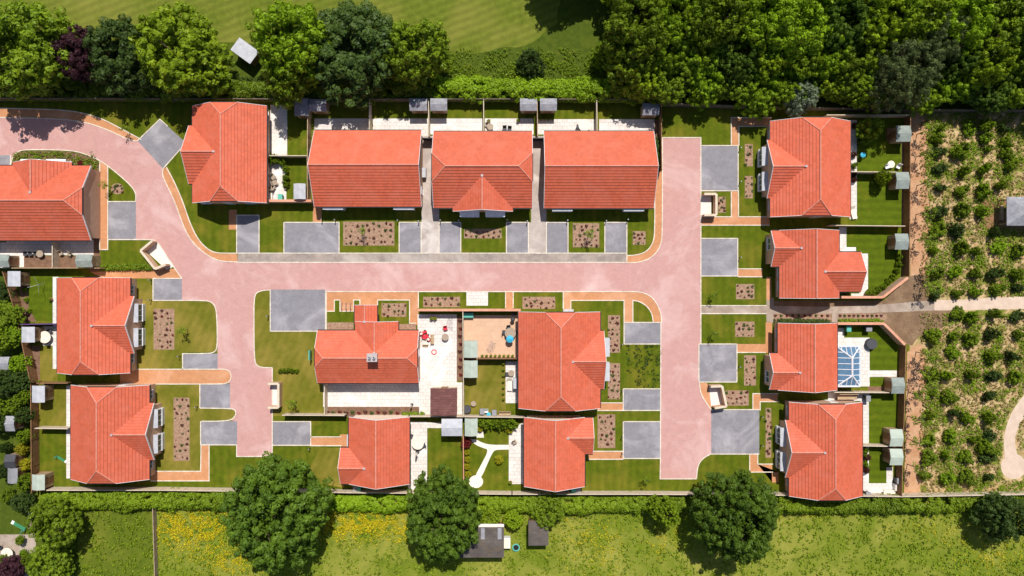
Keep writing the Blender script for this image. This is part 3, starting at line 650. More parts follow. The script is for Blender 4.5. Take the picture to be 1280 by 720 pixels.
opening(h, 'door', 'w', wc(b, 'w'), Z0(240), .95, 2.05, .02); opening(h, 'door', 'e', wc(b, 'e'), Z0(240), .95, 2.05, .02)
# northwest corner
bm = blk(-38, 207, 113.5, 300.5, 'x', 'h', 'h'); bw = wing(bm, 'n', 203, 16, 90)
h = house('W0', 'bungalow cut off by the left edge, white-edged roof inside the bend of the pink road', [bm, bw])
for px_ in (38, 70): bay(h, 'n', bw.y1 + .35, wc(bw, 'n'), G(px_, 0, 2.2)[0], 2.2)
for px_ in (18, 50, 85): opening(h, 'window', 's', wc(bm, 's'), X0(px_) * .99, 1.5, 1.1, .9)
bm = blk(240.4, 132.5, 333.6, 253.4, 'y', 'h', 'h'); bw = wing(bm, 'w', 236, 157, 230)
h = house('N1', 'bungalow at the top left under the tree line, its side wing facing the angled driveway', [bm, bw])
opening(h, 'door', 's', wc(bm, 's'), X0(290), .95, 2.05, .02)
for px_ in (262, 318): opening(h, 'window', 's', wc(bm, 's'), X0(px_), 1.2, 1.1, 1.0)
for yy in (150, 180, 225): opening(h, 'window', 'e', wc(bm, 'e'), Z0(yy), 1.6, 1.1, .9)
for yy in (180, 205): bay(h, 'w', bw.x0 - .3, wc(bw, 'w'), G(0, yy, 2.2)[1], 2.1)
# west pair
def pair(key, label, rect, side, edge, lo, hi, front, bays, wins):
    bm = blk(*rect, 'y', 'h', 'h'); bw = wing(bm, side, edge, lo, hi)
    h = house(key, label, [bm, bw])
    for yy in bays: bay(h, side, X0(front), wc(bw, side), G(0, yy, 1.5)[1], 2.1)
    for yy in wins: opening(h, 'window', side, wc(bm, side), G(0, yy, 1.5)[1], 1.1, 1.1, .95)
    back = 'w' if side == 'e' else 'e'
    for i in range(4): opening(h, 'window', back, wc(bm, back), bm.y0 + (bm.y1 - bm.y0) * (.14 + .24 * i), 1.6, 1.1, .9)
    opening(h, 'door', 's', wc(bm, 's'), (bm.x0 + bm.x1) / 2 + 1.2, .95, 2.05, .02); opening(h, 'door', 'n', wc(bm, 'n'), (bm.x0 + bm.x1) / 2 + 1.2, .95, 2.05, .02)
    return h
pair('W1', 'upper of the two western bungalows, white bay windows facing the long bark bed', (71.5, 347.5, 163, 466), 'e', 167.5, 370, 442, 182, (391, 421.5), (362, 448.5))
pair('W2', 'lower of the two western bungalows, at the bottom left corner by the hedge', (88.5, 481.5, 187, 599), 'e', 192.3, 503.5, 575, 206, (522, 553.5), (493.5, 580.5))
# east side
pair('E1', 'northeast bungalow with blue-tinted bay windows, beside the large square driveway', (962.5, 151.5, 1063, 271), 'w', 959, 175, 248, 946.5, (196.5, 227.5), (168, 257))
bm = blk(974, 288, 1049, 372.5, 'y', 'g', 'g'); bw = wing(bm, 'w', 964, 288.3, 333.3); be = wing(bm, 'e', 1076, 315, 364.5)
h = house('E2', 'bungalow just north of the gravel path, with wings on both its sides', [bm, bw, be])
opening(h, 'window', 'w', wc(bw, 'w'), G(0, 305, 1.5)[1], 1.5, 1.2, .9)
for yy in (341, 357): opening(h, 'window', 'w', wc(bm, 'w'), G(0, yy, 1.5)[1], 1.1, 1.1, .95)
opening(h, 'window', 's', wc(be, 's'), X0(1060) * .985, 1.8, 1.9, .1); opening(h, 'window', 'e', wc(be, 'e'), Z0(340), 1.6, 1.1, .9)
bm = blk(972, 404, 1046.5, 487.5, 'y', 'g', 'g'); bw = wing(bm, 'w', 962, 441.5, 487)
h = house('E3', 'bungalow just south of the gravel path, with a glass conservatory at its back', [bm, bw])
opening(h, 'window', 'w', wc(bw, 'w'), G(0, 471, 1.5)[1], 1.5, 1.2, .9)
for yy in (417, 434): opening(h, 'window', 'w', wc(bm, 'w'), G(0, yy, 1.5)[1], 1.1, 1.1, .95)
pair('E4', 'southeast corner bungalow by the hedge, its roof reaching lowest on the right side', (986, 502.8, 1078, 620), 'w', 981.8, 525, 597, 969, (545, 575.5), (514, 602.5))
# community building with chimney
bm = blk(397, 413, 523.3, 478.8, 'x', 'h', 'h'); bw = wing(bm, 'n', 402, 444, 498, 'g'); 
bp = Block(*(lambda a, c: (a[0], c[0], a[1], c[1]))(G(443.3, 404, 2.45), G(471.5, 381.5, 2.45)), 'y', 'i', 'g', eave=2.45)
h = house('C1', 'central house with a chimney and a front porch, beside the white courtyard', [bm, bw, bp])
cx_, cy_ = G(465, 447, 5.6); k = MB(); k.box(cx_ - .55, cx_ + .55, cy_ - .42, cy_ + .42, 3.4, 5.6); ch = k.build('chimney', M['brick'], h)
k = MB(); k.box(cx_ - .62, cx_ + .62, cy_ - .5, cy_ + .5, 5.6, 5.7); k.build('chimney_cap', M['lead'], ch)
for dx in (-.27, .27):
    k = MB(); k.lathe(cx_ + dx, cy_, [(.16, 5.75), (.13, 6.05), (.16, 6.1), (.11, 6.1), (.10, 5.8)]); k.build('chimney_pot', M['felt_white'], ch)
for px_ in (420, 450, 480, 508): opening(h, 'window', 's', wc(bm, 's'), X0(px_), 1.5, 1.1, .9)
opening(h, 'door', 'e', wc(bm, 'e'), Z0(440), .95, 2.05, .02); opening(h, 'door', 'n', wc(bp, 'n'), X0(457), 1.2, 2.05, .02)
opening(h, 'window', 'w', wc(bm, 'w'), Z0(445), 1.4, 1.1, .9)
for px_ in (412, 432): opening(h, 'window', 'n', wc(bm, 'n'), X0(px_), 1.3, 1.1, .9)
# big central-right
bm = blk(648, 390, 750.3, 510.3, 'y', 'h', 'h'); bw = wing(bm, 'e', 754.8, 413.5, 486.5)
h = house('C2', 'large central bungalow between the tan patio yard and the two upright bark beds', [bm, bw])
for yy in (434, 464.5): bay(h, 'e', X0(758.5), wc(bw, 'e'), G(0, yy, 2.2)[1], 2.1)
for i in range(4): opening(h, 'window', 'w', wc(bm, 'w'), bm.y0 + (bm.y1 - bm.y0) * (.14 + .24 * i), 1.6, 1.1, .9)
for yy in (402, 498): opening(h, 'window', 'e', wc(bm, 'e'), Z0(yy), 1.1, 1.1, .95)
opening(h, 'door', 'n', wc(bm, 'n'), X0(708), .95, 2.05, .02)
k = MB(); a, c_ = G(704, 386.5, 2.2), G(717, 391, 2.2); k.box(a[0], c_[0], c_[1] - .1, a[1], 2.1, 2.2); k.build('porch_canopy', M['felt_white'], h)
# southern small ones
bm = blk(436, 521.5, 512, 605, 'y', 'g', 'g'); bw = wing(bm, 'w', 425.8, 559.5, 604.8)
h = house('S1', 'small gabled bungalow at the bottom, west of the narrow white patio strip', [bm, bw], wall='render_wall')
opening(h, 'door', 'w', wc(bm, 'w'), Z0(551), .95, 2.05, .02); opening(h, 'window', 'w', wc(bw, 'w'), Z0(582), 1.4, 1.1, .9)
for yy in (540, 565, 590): opening(h, 'window', 'e', wc(bm, 'e'), Z0(yy), 1.5, 1.1, .9)
k = MB(); a, c_ = G(433.5, 543, 2.2), G(437, 558, 2.2); k.box(a[0], c_[0] + .3, c_[1], a[1], 2.1, 2.2); k.build('porch_canopy', M['felt_white'], h)
bm = blk(655, 522, 731, 608, 'y', 'g', 'g'); bw = wing(bm, 'e', 741, 522.2, 567.5)
h = house('S2', 'small gabled bungalow at the bottom, east of the garden with curved white paths', [bm, bw], wall='render_wall')
opening(h, 'door', 'e', wc(bm, 'e'), Z0(572), .95, 2.05, .02); opening(h, 'window', 'e', wc(bw, 'e'), Z0(545), 1.4, 1.1, .9)
for yy in (540, 565, 590): opening(h, 'window', 'w', wc(bm, 'w'), Z0(yy), 1.5, 1.1, .9)
# ground-hugging brick plinth paving round each house
# ---- conservatory
def conservatory():
    e = 2.2; a = G(1046.5, 483, e); c_ = G(1075, 433, e); x0, y0, x1, y1 = a[0], a[1], c_[0], c_[1]
    x0 = HOUSES['E3'][1][0].x1 + .02
    root = thing('conservatory', 'white framed glass conservatory with a hipped roof behind the house', 'conservatory', ((x0 + x1) / 2, (y0 + y1) / 2, 0))
    w = MB(); w.box(x0, x1, y0 + .05, y1 - .05, 0, .6); w.build('base_wall', M['brick'], root)
    g = MB(); i = .08; g.box(x0 + .02, x1 - i, y0 + .12, y0 + .15, .6, e); g.box(x0 + .02, x1 - i, y1 - .15, y1 - .12, .6, e); g.box(x1 - i - .03, x1 - i, y0 + .15, y1 - .15, .6, e)
    hz = e + .75; cmx = (x0 + x1) / 2; wv = (x1 - x0) / 2
    hz = e + .6; r0, r1 = (cmx + .25, y0 + wv * .95), (cmx + .25, y1 - wv * .95)
    for f in ([(x0, y0, e), (x1, y0, e), (*r0, hz)], [(x1, y0, e), (x1, y1, e), (*r1, hz), (*r0, hz)], [(x1, y1, e), (x0, y1, e), (*r1, hz)], [(x0, y1, e), (x0, y0, e), (*r0, hz), (*r1, hz)]): g.poly(f)
    g.build('glazing', M['glass_blue'], root)
    b = MB()
    def bar(p, q, r=.045): b.tube((p[0], p[1], p[2] + .04), (q[0], q[1], q[2] + .04), r * 1.35, n=4)
    E = [(x0, y0, e), (x1, y0, e), (x1, y1, e), (x0, y1, e)]
    for i in range(4): bar(E[i], E[(i + 1) % 4], .08)
    bar((*r0, hz), (*r1, hz), .08)
    for p, r in ((E[0], r0), (E[1], r0), (E[2], r1), (E[3], r1)): bar(p, (*r, hz), .06)
    n = 7
    for k in range(1, n):
        y = y0 + (y1 - y0) * k / n
        for xe in (x0, x1):
            d = min(y - y0, y1 - y); L_ = r0[1] - y0; t = min(1, d / L_); bar((xe, y, e), (xe + (r0[0] - xe) * t, y, e + (hz - e) * t), .035)
    for k in range(1, 5):
        x = x0 + (x1 - x0) * k / 5; t = 1 - abs(x - r0[0]) / ((r0[0] - x0) if x < r0[0] else (x1 - r0[0]))
        for ye, r in ((y0, r0), (y1, r1)): bar((x, ye, e), (x + (r[0] - x) * 0, ye + (r[1] - ye) * t, e + (hz - e) * t), .035)
    for (x, y) in [(x1 - .06, y0 + .1), (x1 - .06, y1 - .1)] + [(x1 - .06, y0 + (y1 - y0) * k / 4) for k in (1, 2, 3)]: b.box(x - .05, x + .05, y - .05, y + .05, .6, e)
    b.build('frame', M['white'], root)
conservatory()
# ---------------------------------------------------------------- sheds and other small buildings
def shed(label, x0, y0, x1, y1, mat='felt', roofh=2.15, ridge='x', wallm='pine', name='garden_shed', cat='shed', group='timber garden sheds', rise=.28, door='w', pent=False):
    a = G(x0, y1, roofh); c_ = G(x1, y0, roofh); X0_, Y0_, X1_, Y1_ = a[0], a[1], c_[0], c_[1]
    cx, cy = (X0_ + X1_) / 2, (Y0_ + Y1_) / 2
    root = thing(name, label, cat, (cx, cy, 0), 0, group)
    o = .12; w = MB(); w.box(X0_ + o, X1_ - o, Y0_ + o, Y1_ - o, 0, roofh - .1)
    r = MB(); t = .05
    if ridge == 'x':
        A = [(X0_, Y0_, roofh - .05), (X1_, Y0_, roofh - .05), (X1_, cy, roofh + rise), (X0_, cy, roofh + rise)]; B = [(X1_, Y1_, roofh - .05), (X0_, Y1_, roofh - .05), (X0_, cy, roofh + rise), (X1_, cy, roofh + rise)]
        for xx in (X0_ + o, X1_ - o - .03): 
            p = [(xx, Y0_ + o, roofh - .1), (xx, Y1_ - o, roofh - .1), (xx, cy, roofh + rise - .08)]; w.poly(p); w.poly([(q[0] + .03, q[1], q[2]) for q in p[::-1]])
    else:
        A = [(X0_, Y1_, roofh - .05), (X0_, Y0_, roofh - .05), (cx, Y0_, roofh + rise), (cx, Y1_, roofh + rise)]; B = [(X1_, Y0_, roofh - .05), (X1_, Y1_, roofh - .05), (cx, Y1_, roofh + rise), (cx, Y0_, roofh + rise)]
        for yy in (Y0_ + o, Y1_ - o - .03):
            p = [(X0_ + o, yy, roofh - .1), (cx, yy, roofh + rise - .08), (X1_ - o, yy, roofh - .1)]; w.poly(p); w.poly([(q[0], q[1] + .03, q[2]) for q in p[::-1]])
    for q in (A, B):
        up = [(x, y, z + t) for x, y, z in q]; r.poly(up); r.poly(q[::-1])
        for i in range(4): r.poly([q[i], q[(i + 1) % 4], up[(i + 1) % 4], up[i]])
    w.build('wall', M[wallm], root); r.build('roof', M[mat], root)
    d = MB(); hw = .42
    if door in 'we':
        s_ = -1 if door == 'w' else 1; xx = (X0_ + o) if door == 'w' else (X1_ - o); d.box(xx, xx + s_ * .04, cy - hw, cy + hw, .08, 1.85)
    else:
        s_ = -1 if door == 's' else 1; yy = (Y0_ + o) if door == 's' else (Y1_ - o); d.box(cx - hw, cx + hw, yy, yy + s_ * .04, .08, 1.85)
    do = d.build('door', M['pine_dark'], root)
    k = MB()
    if door in 'we': k.box(xx + s_ * .04, xx + s_ * .08, cy + hw - .12, cy + hw - .07, .95, 1.1)
    else: k.box(cx + hw - .12, cx + hw - .07, yy + s_ * .04, yy + s_ * .08, .95, 1.1)
    k.build('handle', M['metal'], do)
    return root
SH = [
    ('dark grey shed in tree shade at the west corner of the first terrace garden', 368, 123, 386, 145, 'felt_grey', 'y', 's'),
    ('grey roofed shed beside the upright fence, first of the row of terrace sheds', 387, 124, 408, 139, 'felt_grey', 'x', 's'),
    ('grey shed left of the first alley fence behind the terrace', 512, 123, 534, 138.5, 'felt_grey', 'x', 's'),
    ('grey shed right of the first alley fence behind the terrace', 538, 123, 559, 138.5, 'felt_grey', 'x', 's'),
    ('grey shed left of the second alley fence behind the terrace', 650, 123, 671, 138.5, 'felt_grey', 'x', 's'),
    ('grey shed right of the second alley fence behind the terrace', 675, 123, 696, 138.5, 'felt_grey', 'x', 's'),
    ('grey shed half under the wood canopy at the east end of the terrace gardens', 803, 129, 824, 144, 'felt_grey', 'x', 's'),
    ('pale grey shed on the lawn strip between the first two northern houses', 367, 229.5, 382, 249, 'felt_white', 'y', 'n'),
    ('grey green shed in the top corner of the northeast garden', 1120, 157, 1138, 177, 'felt', 'x', 'w'),
    ('grey green shed beside the small yellow-green tree in the east garden', 1119.5, 215, 1136, 236, 'felt', 'x', 'w'),
    ('grey green shed at the right of the striped lawn north of the gravel path', 1118.5, 292, 1135, 312, 'felt', 'x', 'w'),
    ('grey green shed at the end of the short paved path from the conservatory', 1114, 472, 1130, 492, 'felt', 'x', 'w'),
    ('pale green shed, upper one of the touching pair in the southeast garden', 1112, 536.5, 1128, 558, 'felt_pale', 'x', 'w'),
    ('pale green shed, lower one of the touching pair in the southeast garden', 1112, 561, 1128, 581.5, 'felt_pale', 'x', 'w'),
    ('pale grey shed in the top left corner garden of the upper western house', 9.5, 339, 25.5, 358, 'felt_white', 'y', 'e'),
    ('pale grey shed under the purple trellis on the west side', 27, 408.5, 43.5, 428, 'felt_white', 'y', 'e'),
    ('pale grey shed at the top of the lower western garden', 40, 482, 56, 503, 'felt_white', 'y', 'e'),
    ('pale green shed on a wooden deck in the bottom left corner', 40, 593, 56, 612.5, 'felt_pale', 'y', 'e'),
    ('grey shed at the left edge below the cut off house', -8, 318, 12, 334, 'felt', 'x', 'e'),
    ('light grey shed at the right end of the narrow yard below the cut off house', 95.5, 318, 116, 334, 'felt', 'x', 'w'),
    ('pale shed in the corner of the tan patio yard', 580, 425.5, 597, 447, 'felt_pale', 'y', 'e'),
    ('pale shed at the top of the dry lawn, just below the tan patio yard', 580, 450.5, 597, 472, 'felt_pale', 'y', 's'),
    ('white roofed shed left of the garden dividing fence at the bottom', 552, 523.5, 578, 545, 'felt_white', 'x', 's'),
    ('pale green shed right of the garden dividing fence at the bottom', 581, 523, 597, 545, 'felt_pale', 'y', 's'),
    ('small dark grey shed in the leafy garden outside the western fence', -2, 446, 12, 462, 'felt_grey', 'x', 'e'),
    ('slatted grey shed among bushes outside the lower western fence', 7, 520, 19, 539, 'felt_grey', 'x', 'e'),
    ('dark shed roof beside the yellow bush at the left edge', 6.5, 568, 20, 585, 'darkgrey', 'x', 'e'),
    ('grey brown shed just below the dark roofed one at the left edge', 9.5, 585, 22, 604, 'grey', 'y', 'e')]
for l, x0, y0, x1, y1, m_, rg, dr in SH: shed(l, x0, y0, x1, y1, m_, ridge=rg, door=dr)
shed('brown tiled pavilion in the corner of the white courtyard', 538, 485, 571.3, 519, 'brownroof', 2.3, 'y', 'pine_pale', 'pavilion', 'pavilion', None, .45, 'n')
s_ = shed('long dark roofed stable under the leaning tree in the south field', 566, 659, 630, 697, 'darkroof', 2.6, 'x', 'pine_dark', 'stable', 'stable', None, .12, 's')
x0, y0 = ORG[s_.name][:2]
for i, px_ in enumerate((603.5, 624.5)):
    k = MB(); a, c_ = G(px_ - 2.4, 674, 2.7), G(px_ + 2.4, 660, 2.7); k.prism([(a[0], a[1]), (c_[0], a[1]), (c_[0], c_[1]), (a[0], c_[1])], 2.66, 2.80); k.build('skylight', M['felt_grey'], s_)
k = MB(); a, c_ = G(592, 659, 2.4), G(630, 655, 2.4); k.box(a[0], c_[0], a[1], c_[1], 2.3, 2.45); k.build('porch_canopy', M['concrete'], s_)
s_ = shed('small dark square hut on the south field beside the bramble', 660.5, 651, 685.5, 682, 'darkroof', 2.2, 'x', 'pine_dark', 'hut', 'hut', None, .05, 's')
# tilted shed on the field
def rot_shed():
    c_ = G(305.5, 63, 2.3); root = thing('field_shelter', 'tilted pale grey roofed shelter between the big trees at the field edge', 'shelter', (*c_, 0), radians(-36)); ORG[root.name] = (0, 0, 0)
    w = MB(); w.box(-1.3, 1.3, -.75, .75, 0, 2.1); w.build('wall', M['pine_dark'], root)
    r = MB(); r.prism([(-1.5, -.95), (1.5, -.95), (1.5, .95), (-1.5, .95)], 2.1, 2.2, [(-1.48, -.93), (1.48, -.93), (1.48, .93), (-1.48, .93)]); r.build('roof', M['felt_white'], root)
    d = MB(); d.box(-.4, .4, -.79, -.75, .05, 1.8); d.build('door', M['pine'], root)
rot_shed()
# gazebo in the shrub land
def gazebo():
    e = 2.4; a = G(1258.5, 282, e); c_ = G(1302, 246, e); x0, y0, x1, y1 = a[0], a[1], c_[0], c_[1]; cx, cy = (x0 + x1) / 2, (y0 + y1) / 2
    root = thing('gazebo', 'grey hipped roof shelter among the shrubs at the right edge', 'gazebo', (cx, cy, 0))
    r = MB(); t = 3.4; A = [(x0, y0, e), (x1, y0, e), (x1, y1, e), (x0, y1, e)]
    for i in range(4): r.poly([A[i], A[(i + 1) % 4], (cx, cy, t)]); r.poly([(cx, cy, t - .1), (*A[(i + 1) % 4][:2], e - .1), (*A[i][:2], e - .1)]); r.poly([(*A[i][:2], e - .1), (*A[(i + 1) % 4][:2], e - .1), A[(i + 1) % 4], A[i]])
    r.build('roof', M['felt_grey'], root)
    for x in (x0 + .3, x1 - .3):
        for y in (y0 + .3, y1 - .3): p = MB(); p.box(x - .07, x + .07, y - .07, y + .07, 0, e - .1); p.build('post', M['pine'], root)
    f = MB(); f.box(x0 - 1.5, x1, y0 - .2, y1 - .1, .0, .14); f.build('deck', M['pine_dark'], root)
    f = MB(); f.box(x0 + .4, x0 + .75, cy - .9, cy + .9, .14, .55); f.build('bench', M['pine'], root)
gazebo()
# decks in front of sheds: low timber floors
DK = [('small wooden deck behind the grey shed in the top corner of the northeast garden', 1108, 160, 1119, 177), ('brown deck beside the pale grey shed of the upper western garden', 26, 342, 33, 357), ('brown deck beside the shed under the purple trellis', 44, 410, 52, 427),
      ('brown deck beside the shed of the lower western garden', 56, 483, 64, 499), ('wide brown deck round the pale green corner shed', 40, 589, 66, 614), ('orange deck beside the grey shed below the cut off house', 13, 321, 22, 334), ('dark deck beside the shed at the end of the conservatory path', 1106, 473, 1114, 490)]
for l, x0, y0, x1, y1 in DK:
    mb = MB(); a, c_ = G(x0, y1), G(x1, y0)
    n = max(3, int((c_[0] - a[0]) / .15))
    for i in range(n): mb.box(a[0] + (c_[0] - a[0]) * i / n, a[0] + (c_[0] - a[0]) * (i + .93) / n, a[1], c_[1], .0, .12)
    tag(mb.build('deck', M['pine_dark'], org=((a[0] + c_[0]) / 2, (a[1] + c_[1]) / 2, 0)), l, 'deck')
# bin stores: three brick walls round a slab
def bin_store(label, pts, h=1.35):
    q = P(pts); root = thing('bin_store', label, 'bin store', (*q[0], 0))
    mb = MB(); cp = MB()
    for i, (a, b_) in enumerate(zip(q, q[1:])):
        mb.bar(a, b_, .22, 0, h + .001 * i); cp.bar(a, b_, .28, h + .002 + .004 * i, h + .07 + .004 * i)
    mb.build('wall', M['brick_tan'], root); cp.build('coping', M['pine_pale'], root)
bin_store('tilted tan brick bin store beside the bend of the pink road', [(196.5, 302), (182, 314), (200, 336.5), (213, 331)])
bin_store('square brick bin store on the east side just below the large driveway', [(877, 244), (892, 244), (892, 270), (877, 270)])
bin_store('slanting brick bin store in the orange wedge on the east side', [(885, 481.5), (899, 481), (904.5, 506), (890, 508)])
bin_store('brick bin store at the edge of the dry lawn beside the western road spur', [(339, 478), (352, 478), (352, 507.5), (339, 507.5)])
# ---------------------------------------------------------------- fences and garden walls
def fence(label, pts, h=1.8, mat='pine', name='timber_fence', step=3.0, hh=None):
    """pts: photo line of the fence's top edge"""
    q = P(pts, h); root = thing(name, label, 'fence', (*q[0], 0), 0, None)
    pn = MB(); post = []
    for a, b_ in zip(q, q[1:]):
        L_ = math.dist(a, b_); n = max(1, round(L_ / step))
        for i in range(n):
            p0 = (a[0] + (b_[0] - a[0]) * i / n, a[1] + (b_[1] - a[1]) * i / n); p1 = (a[0] + (b_[0] - a[0]) * (i + 1) / n, a[1] + (b_[1] - a[1]) * (i + 1) / n)
            post.append(p0)
            d = ((p1[0] - p0[0]) / (L_ / n), (p1[1] - p0[1]) / (L_ / n))
            s0 = (p0[0] + d[0] * .06, p0[1] + d[1] * .06); s1 = (p1[0] - d[0] * .06, p1[1] - d[1] * .06)
            hj = h - rnd(0, .05)
            m_ = max(1, int(L_ / n / .45))
            for j in range(m_):
                t0, t1 = j / m_, (j + 1) / m_
                off = .008 * (j % 2)
                e0 = (s0[0] + (s1[0] - s0[0]) * t0 - d[1] * off, s0[1] + (s1[1] - s0[1]) * t0 + d[0] * off); e1 = (s0[0] + (s1[0] - s0[0]) * t1 - d[1] * off, s0[1] + (s1[1] - s0[1]) * t1 + d[0] * off)
                pn.bar(e0, e1, .035, .05, hj - .06)
            pn.bar(s0, s1, .09, hj - .055, hj)
    post.append(q[-1])
    pn.build('panel', M[mat], root)
    if len(post) > 60: post = post[:60]
    for x, y in post: k = MB(); k.box(x - .05, x + .05, y - .05, y + .05, 0, h + .04); k.build('post', M['pine_dark' if mat == 'pine_dark' else mat], root)
    return root
FN = [
    ('long dark boundary fence under the tree line north of the terrace', [(-60, 122), (200, 123), (420, 123.5), (640, 123.5), (828, 124)], 'pine_grey'),
    ('northern boundary fence along the foot of the wood', [(828, 129), (960, 133), (1130, 137), (1420, 137)], 'pine_grey'),
    ('short pale fence behind the northeast house', [(1034, 143.5), (1138.5, 143.5)], 'pine_pale'),
    ('tall brown fence between the terrace gardens and the top of the wide road', [(826.5, 129), (827.5, 212)], 'pine_dark'),
    ('brown fence west of the first terrace garden', [(384.5, 138), (384, 200), (384, 248)], 'pine'),
    ('thin fence splitting the gardens behind the first terrace house', [(461.5, 125), (461.5, 165)], 'pine_pale'),
    ('fence splitting the two terrace gardens at the first alley', [(535.5, 125), (536, 170)], 'pine_pale'),
    ('pale fence splitting the gardens behind the middle terrace house', [(604.5, 125), (604.5, 165)], 'pine_pale'),
    ('fence splitting the two terrace gardens at the second alley', [(671.5, 125), (672, 170)], 'pine'),
    ('pale fence splitting the gardens behind the eastern terrace house', [(746, 126), (746.5, 165)], 'pine_pale'),
    ('short fence between the paved yard and lawn strip beside the top left house', [(337, 194.5), (383, 194.5)], 'pine_pale'),
    ('long eastern fence beside the bare soil strip, north of the gravel path', [(1138.5, 144), (1138, 240), (1137, 345)], 'pine_dark'),
    ('fence across the northeast garden just above the small tree', [(1064, 214.5), (1120, 215)], 'pine_pale'),
    ('pale fence between the northeast house garden and the striped lawn', [(1040, 281.5), (1131, 282.5)], 'pine_pale'),
    ('long eastern fence beside the bare soil strip, south of the gravel path', [(1132.5, 432), (1131, 500), (1129, 560), (1127.5, 620)], 'pine_dark'),
    ('fence between the conservatory garden and the southeast house', [(1040, 490.5), (1112, 491)], 'pine_pale'),
    ('weathered fence splitting the southeast garden beside the shed pair', [(1078, 557.5), (1112, 558)], 'pine_pale'),
    ('slanting brown fence down the west side', [(3, 340), (15, 378), (27, 428), (38, 480)], 'pine_dark'),
    ('straight brown fence beside the lower western garden', [(38, 480), (38.5, 550), (39, 616)], 'pine_dark'),
    ('tan fence below the cut off house', [(-40, 335), (60, 335), (124, 335)], 'pine'),
    ('purple painted trellis fence between the two upper western gardens', [(26, 405.5), (70, 405)], 'purple'),
    ('dark fence below the dry lawn of the upper western house', [(46, 479), (84, 479)], 'pine_dark'),
    ('pale short fence across the lower western garden', [(44, 535.5), (84, 536)], 'pine_pale'),
    ('long sunlit fence along the southern hedge, western half', [(58, 613), (200, 613), (430, 616), (640, 618)], 'pine_pale'),
    ('long sunlit fence along the southern hedge, eastern half', [(640, 618), (800, 618), (960, 619), (1127, 621), (1420, 616)], 'pine_pale'),
    ('grey fence below the dry lawn and the courtyard planting strip', [(353, 519), (430, 519.5)], 'pine_pale'),
    ('fence between the white courtyard and the bottom gardens', [(512, 521), (580, 521), (655, 522)], 'pine_pale'),
    ('thin upright fence between the white courtyard and the tan patio yard', [(578.5, 390), (579, 455), (579.5, 521)], 'pine_pale'),
    ('dark fence between the tan patio yard and the dry lawn', [(597, 448.5), (648, 448.5)], 'pine_dark'),
    ('orange brown upright fence between the two bottom gardens', [(579, 546), (579.3, 600)], 'coping'),
    ('short fence closing the north end of the first alley', [(528, 172.5), (541, 172.5)], 'black'),
    ('short fence closing the north end of the second alley', [(665, 172.5), (680, 172.5)], 'black'),
    ('upright fence beside the narrow planted strip south of the community house', [(405.5, 480), (405.5, 519)], 'pine_pale')]
for l, p, m_ in FN: fence(l, p, 1.75, m_)
fence('weathered post and rail fence between the two southern paddocks', [(190.5, 634), (193, 720), (193, 800)], 1.1, 'log', step=2.0)
fence('short dark fence in the tiny yard between the sheds below the cut off house', [(65, 303), (65, 334)], 1.6, 'pine_pale')
def gwall(label, pts, h=1.8):
    q = P(pts, h); root = thing('garden_wall', label, 'wall', (*q[0], 0)); mb = MB(); cp = MB()
    for i, (a, b_) in enumerate(zip(q, q[1:])): mb.bar(a, b_, .24, 0, h - .07 + .001 * i); cp.bar(a, b_, .30, h - .068 + .003 * i, h + .003 * i)
    mb.build('brickwork', M['brick'], root); cp.build('coping', M['coping'], root)
gwall('brick wall with orange coping between the top left house and the terrace', [(334, 250.8), (389, 250.8)])
gwall('long brick wall with orange coping above the white courtyard and tan patio', [(523, 387.5), (651, 387.5)])
gwall('brick wall with orange coping north of the gravel path, bending up at its end', [(1052, 371.5), (1104, 371.5), (1135, 347)])
gwall('brick wall with orange coping south of the gravel path, bending down at its end', [(1047, 404.5), (1105, 404.5), (1131.5, 431)])
# ---------------------------------------------------------------- foliage
RNG = np.random.default_rng(11)
def leaf_mesh(name, centers, radii, n_per, size, mat, up=.35, tints=None, flat=.8, shell=.55, ups=None):
    """clumps of small leaf faces: centres (N,3), radii (N,), leaves per clump"""
    C = np.repeat(np.asarray(centers, float), n_per, 0); Rr = np.repeat(np.asarray(radii, float), n_per)
    n = len(C); d = RNG.normal(size=(n, 3)); d[:, 2] = np.where(d[:, 2] < -.25, -d[:, 2], d[:, 2]); d /= np.linalg.norm(d, axis=1)[:, None]
    r = Rr * (shell + (1 - shell) * RNG.random(n)); pos = C + d * r[:, None] * np.array([1, 1, flat])
    nrm = d * 1.3 + RNG.normal(size=(n, 3)) * .34 + np.array([0, 0, up * .6]); nrm /= np.linalg.norm(nrm, axis=1)[:, None]
    t = np.cross(nrm, RNG.normal(size=(n, 3))); t /= np.linalg.norm(t, axis=1)[:, None]; b = np.cross(nrm, t)
    s = size * (.6 + .8 * RNG.random(n))[:, None]
    # leaf = slightly folded rhombus
    V = np.stack([pos - t * s * .62, pos - b * s * .36 + nrm * s * .08, pos + t * s * .62, pos + b * s * .36 + nrm * s * .08], 1).reshape(-1, 3)
    me = bpy.data.meshes.new(name); me.vertices.add(len(V)); me.vertices.foreach_set('co', V.astype('f').ravel())
    me.loops.add(4 * n); me.loops.foreach_set('vertex_index', np.arange(4 * n, dtype='i'))
    me.polygons.add(n); me.polygons.foreach_set('loop_start', np.arange(0, 4 * n, 4, dtype='i'))
    try: me.polygons.foreach_set('loop_total', np.full(n, 4, dtype='i'))
    except Exception: pass
    ct = np.repeat(RNG.random(len(centers)) if tints is None else np.asarray(tints, float), n_per) * .6 + RNG.random(n) * .4
    a = me.attributes.new('tint', 'FLOAT', 'POINT'); a.data.foreach_set('value', np.repeat(ct, 4).astype('f'))
    me.materials.append(mat); me.update(calc_edges=True); me.validate(); return me
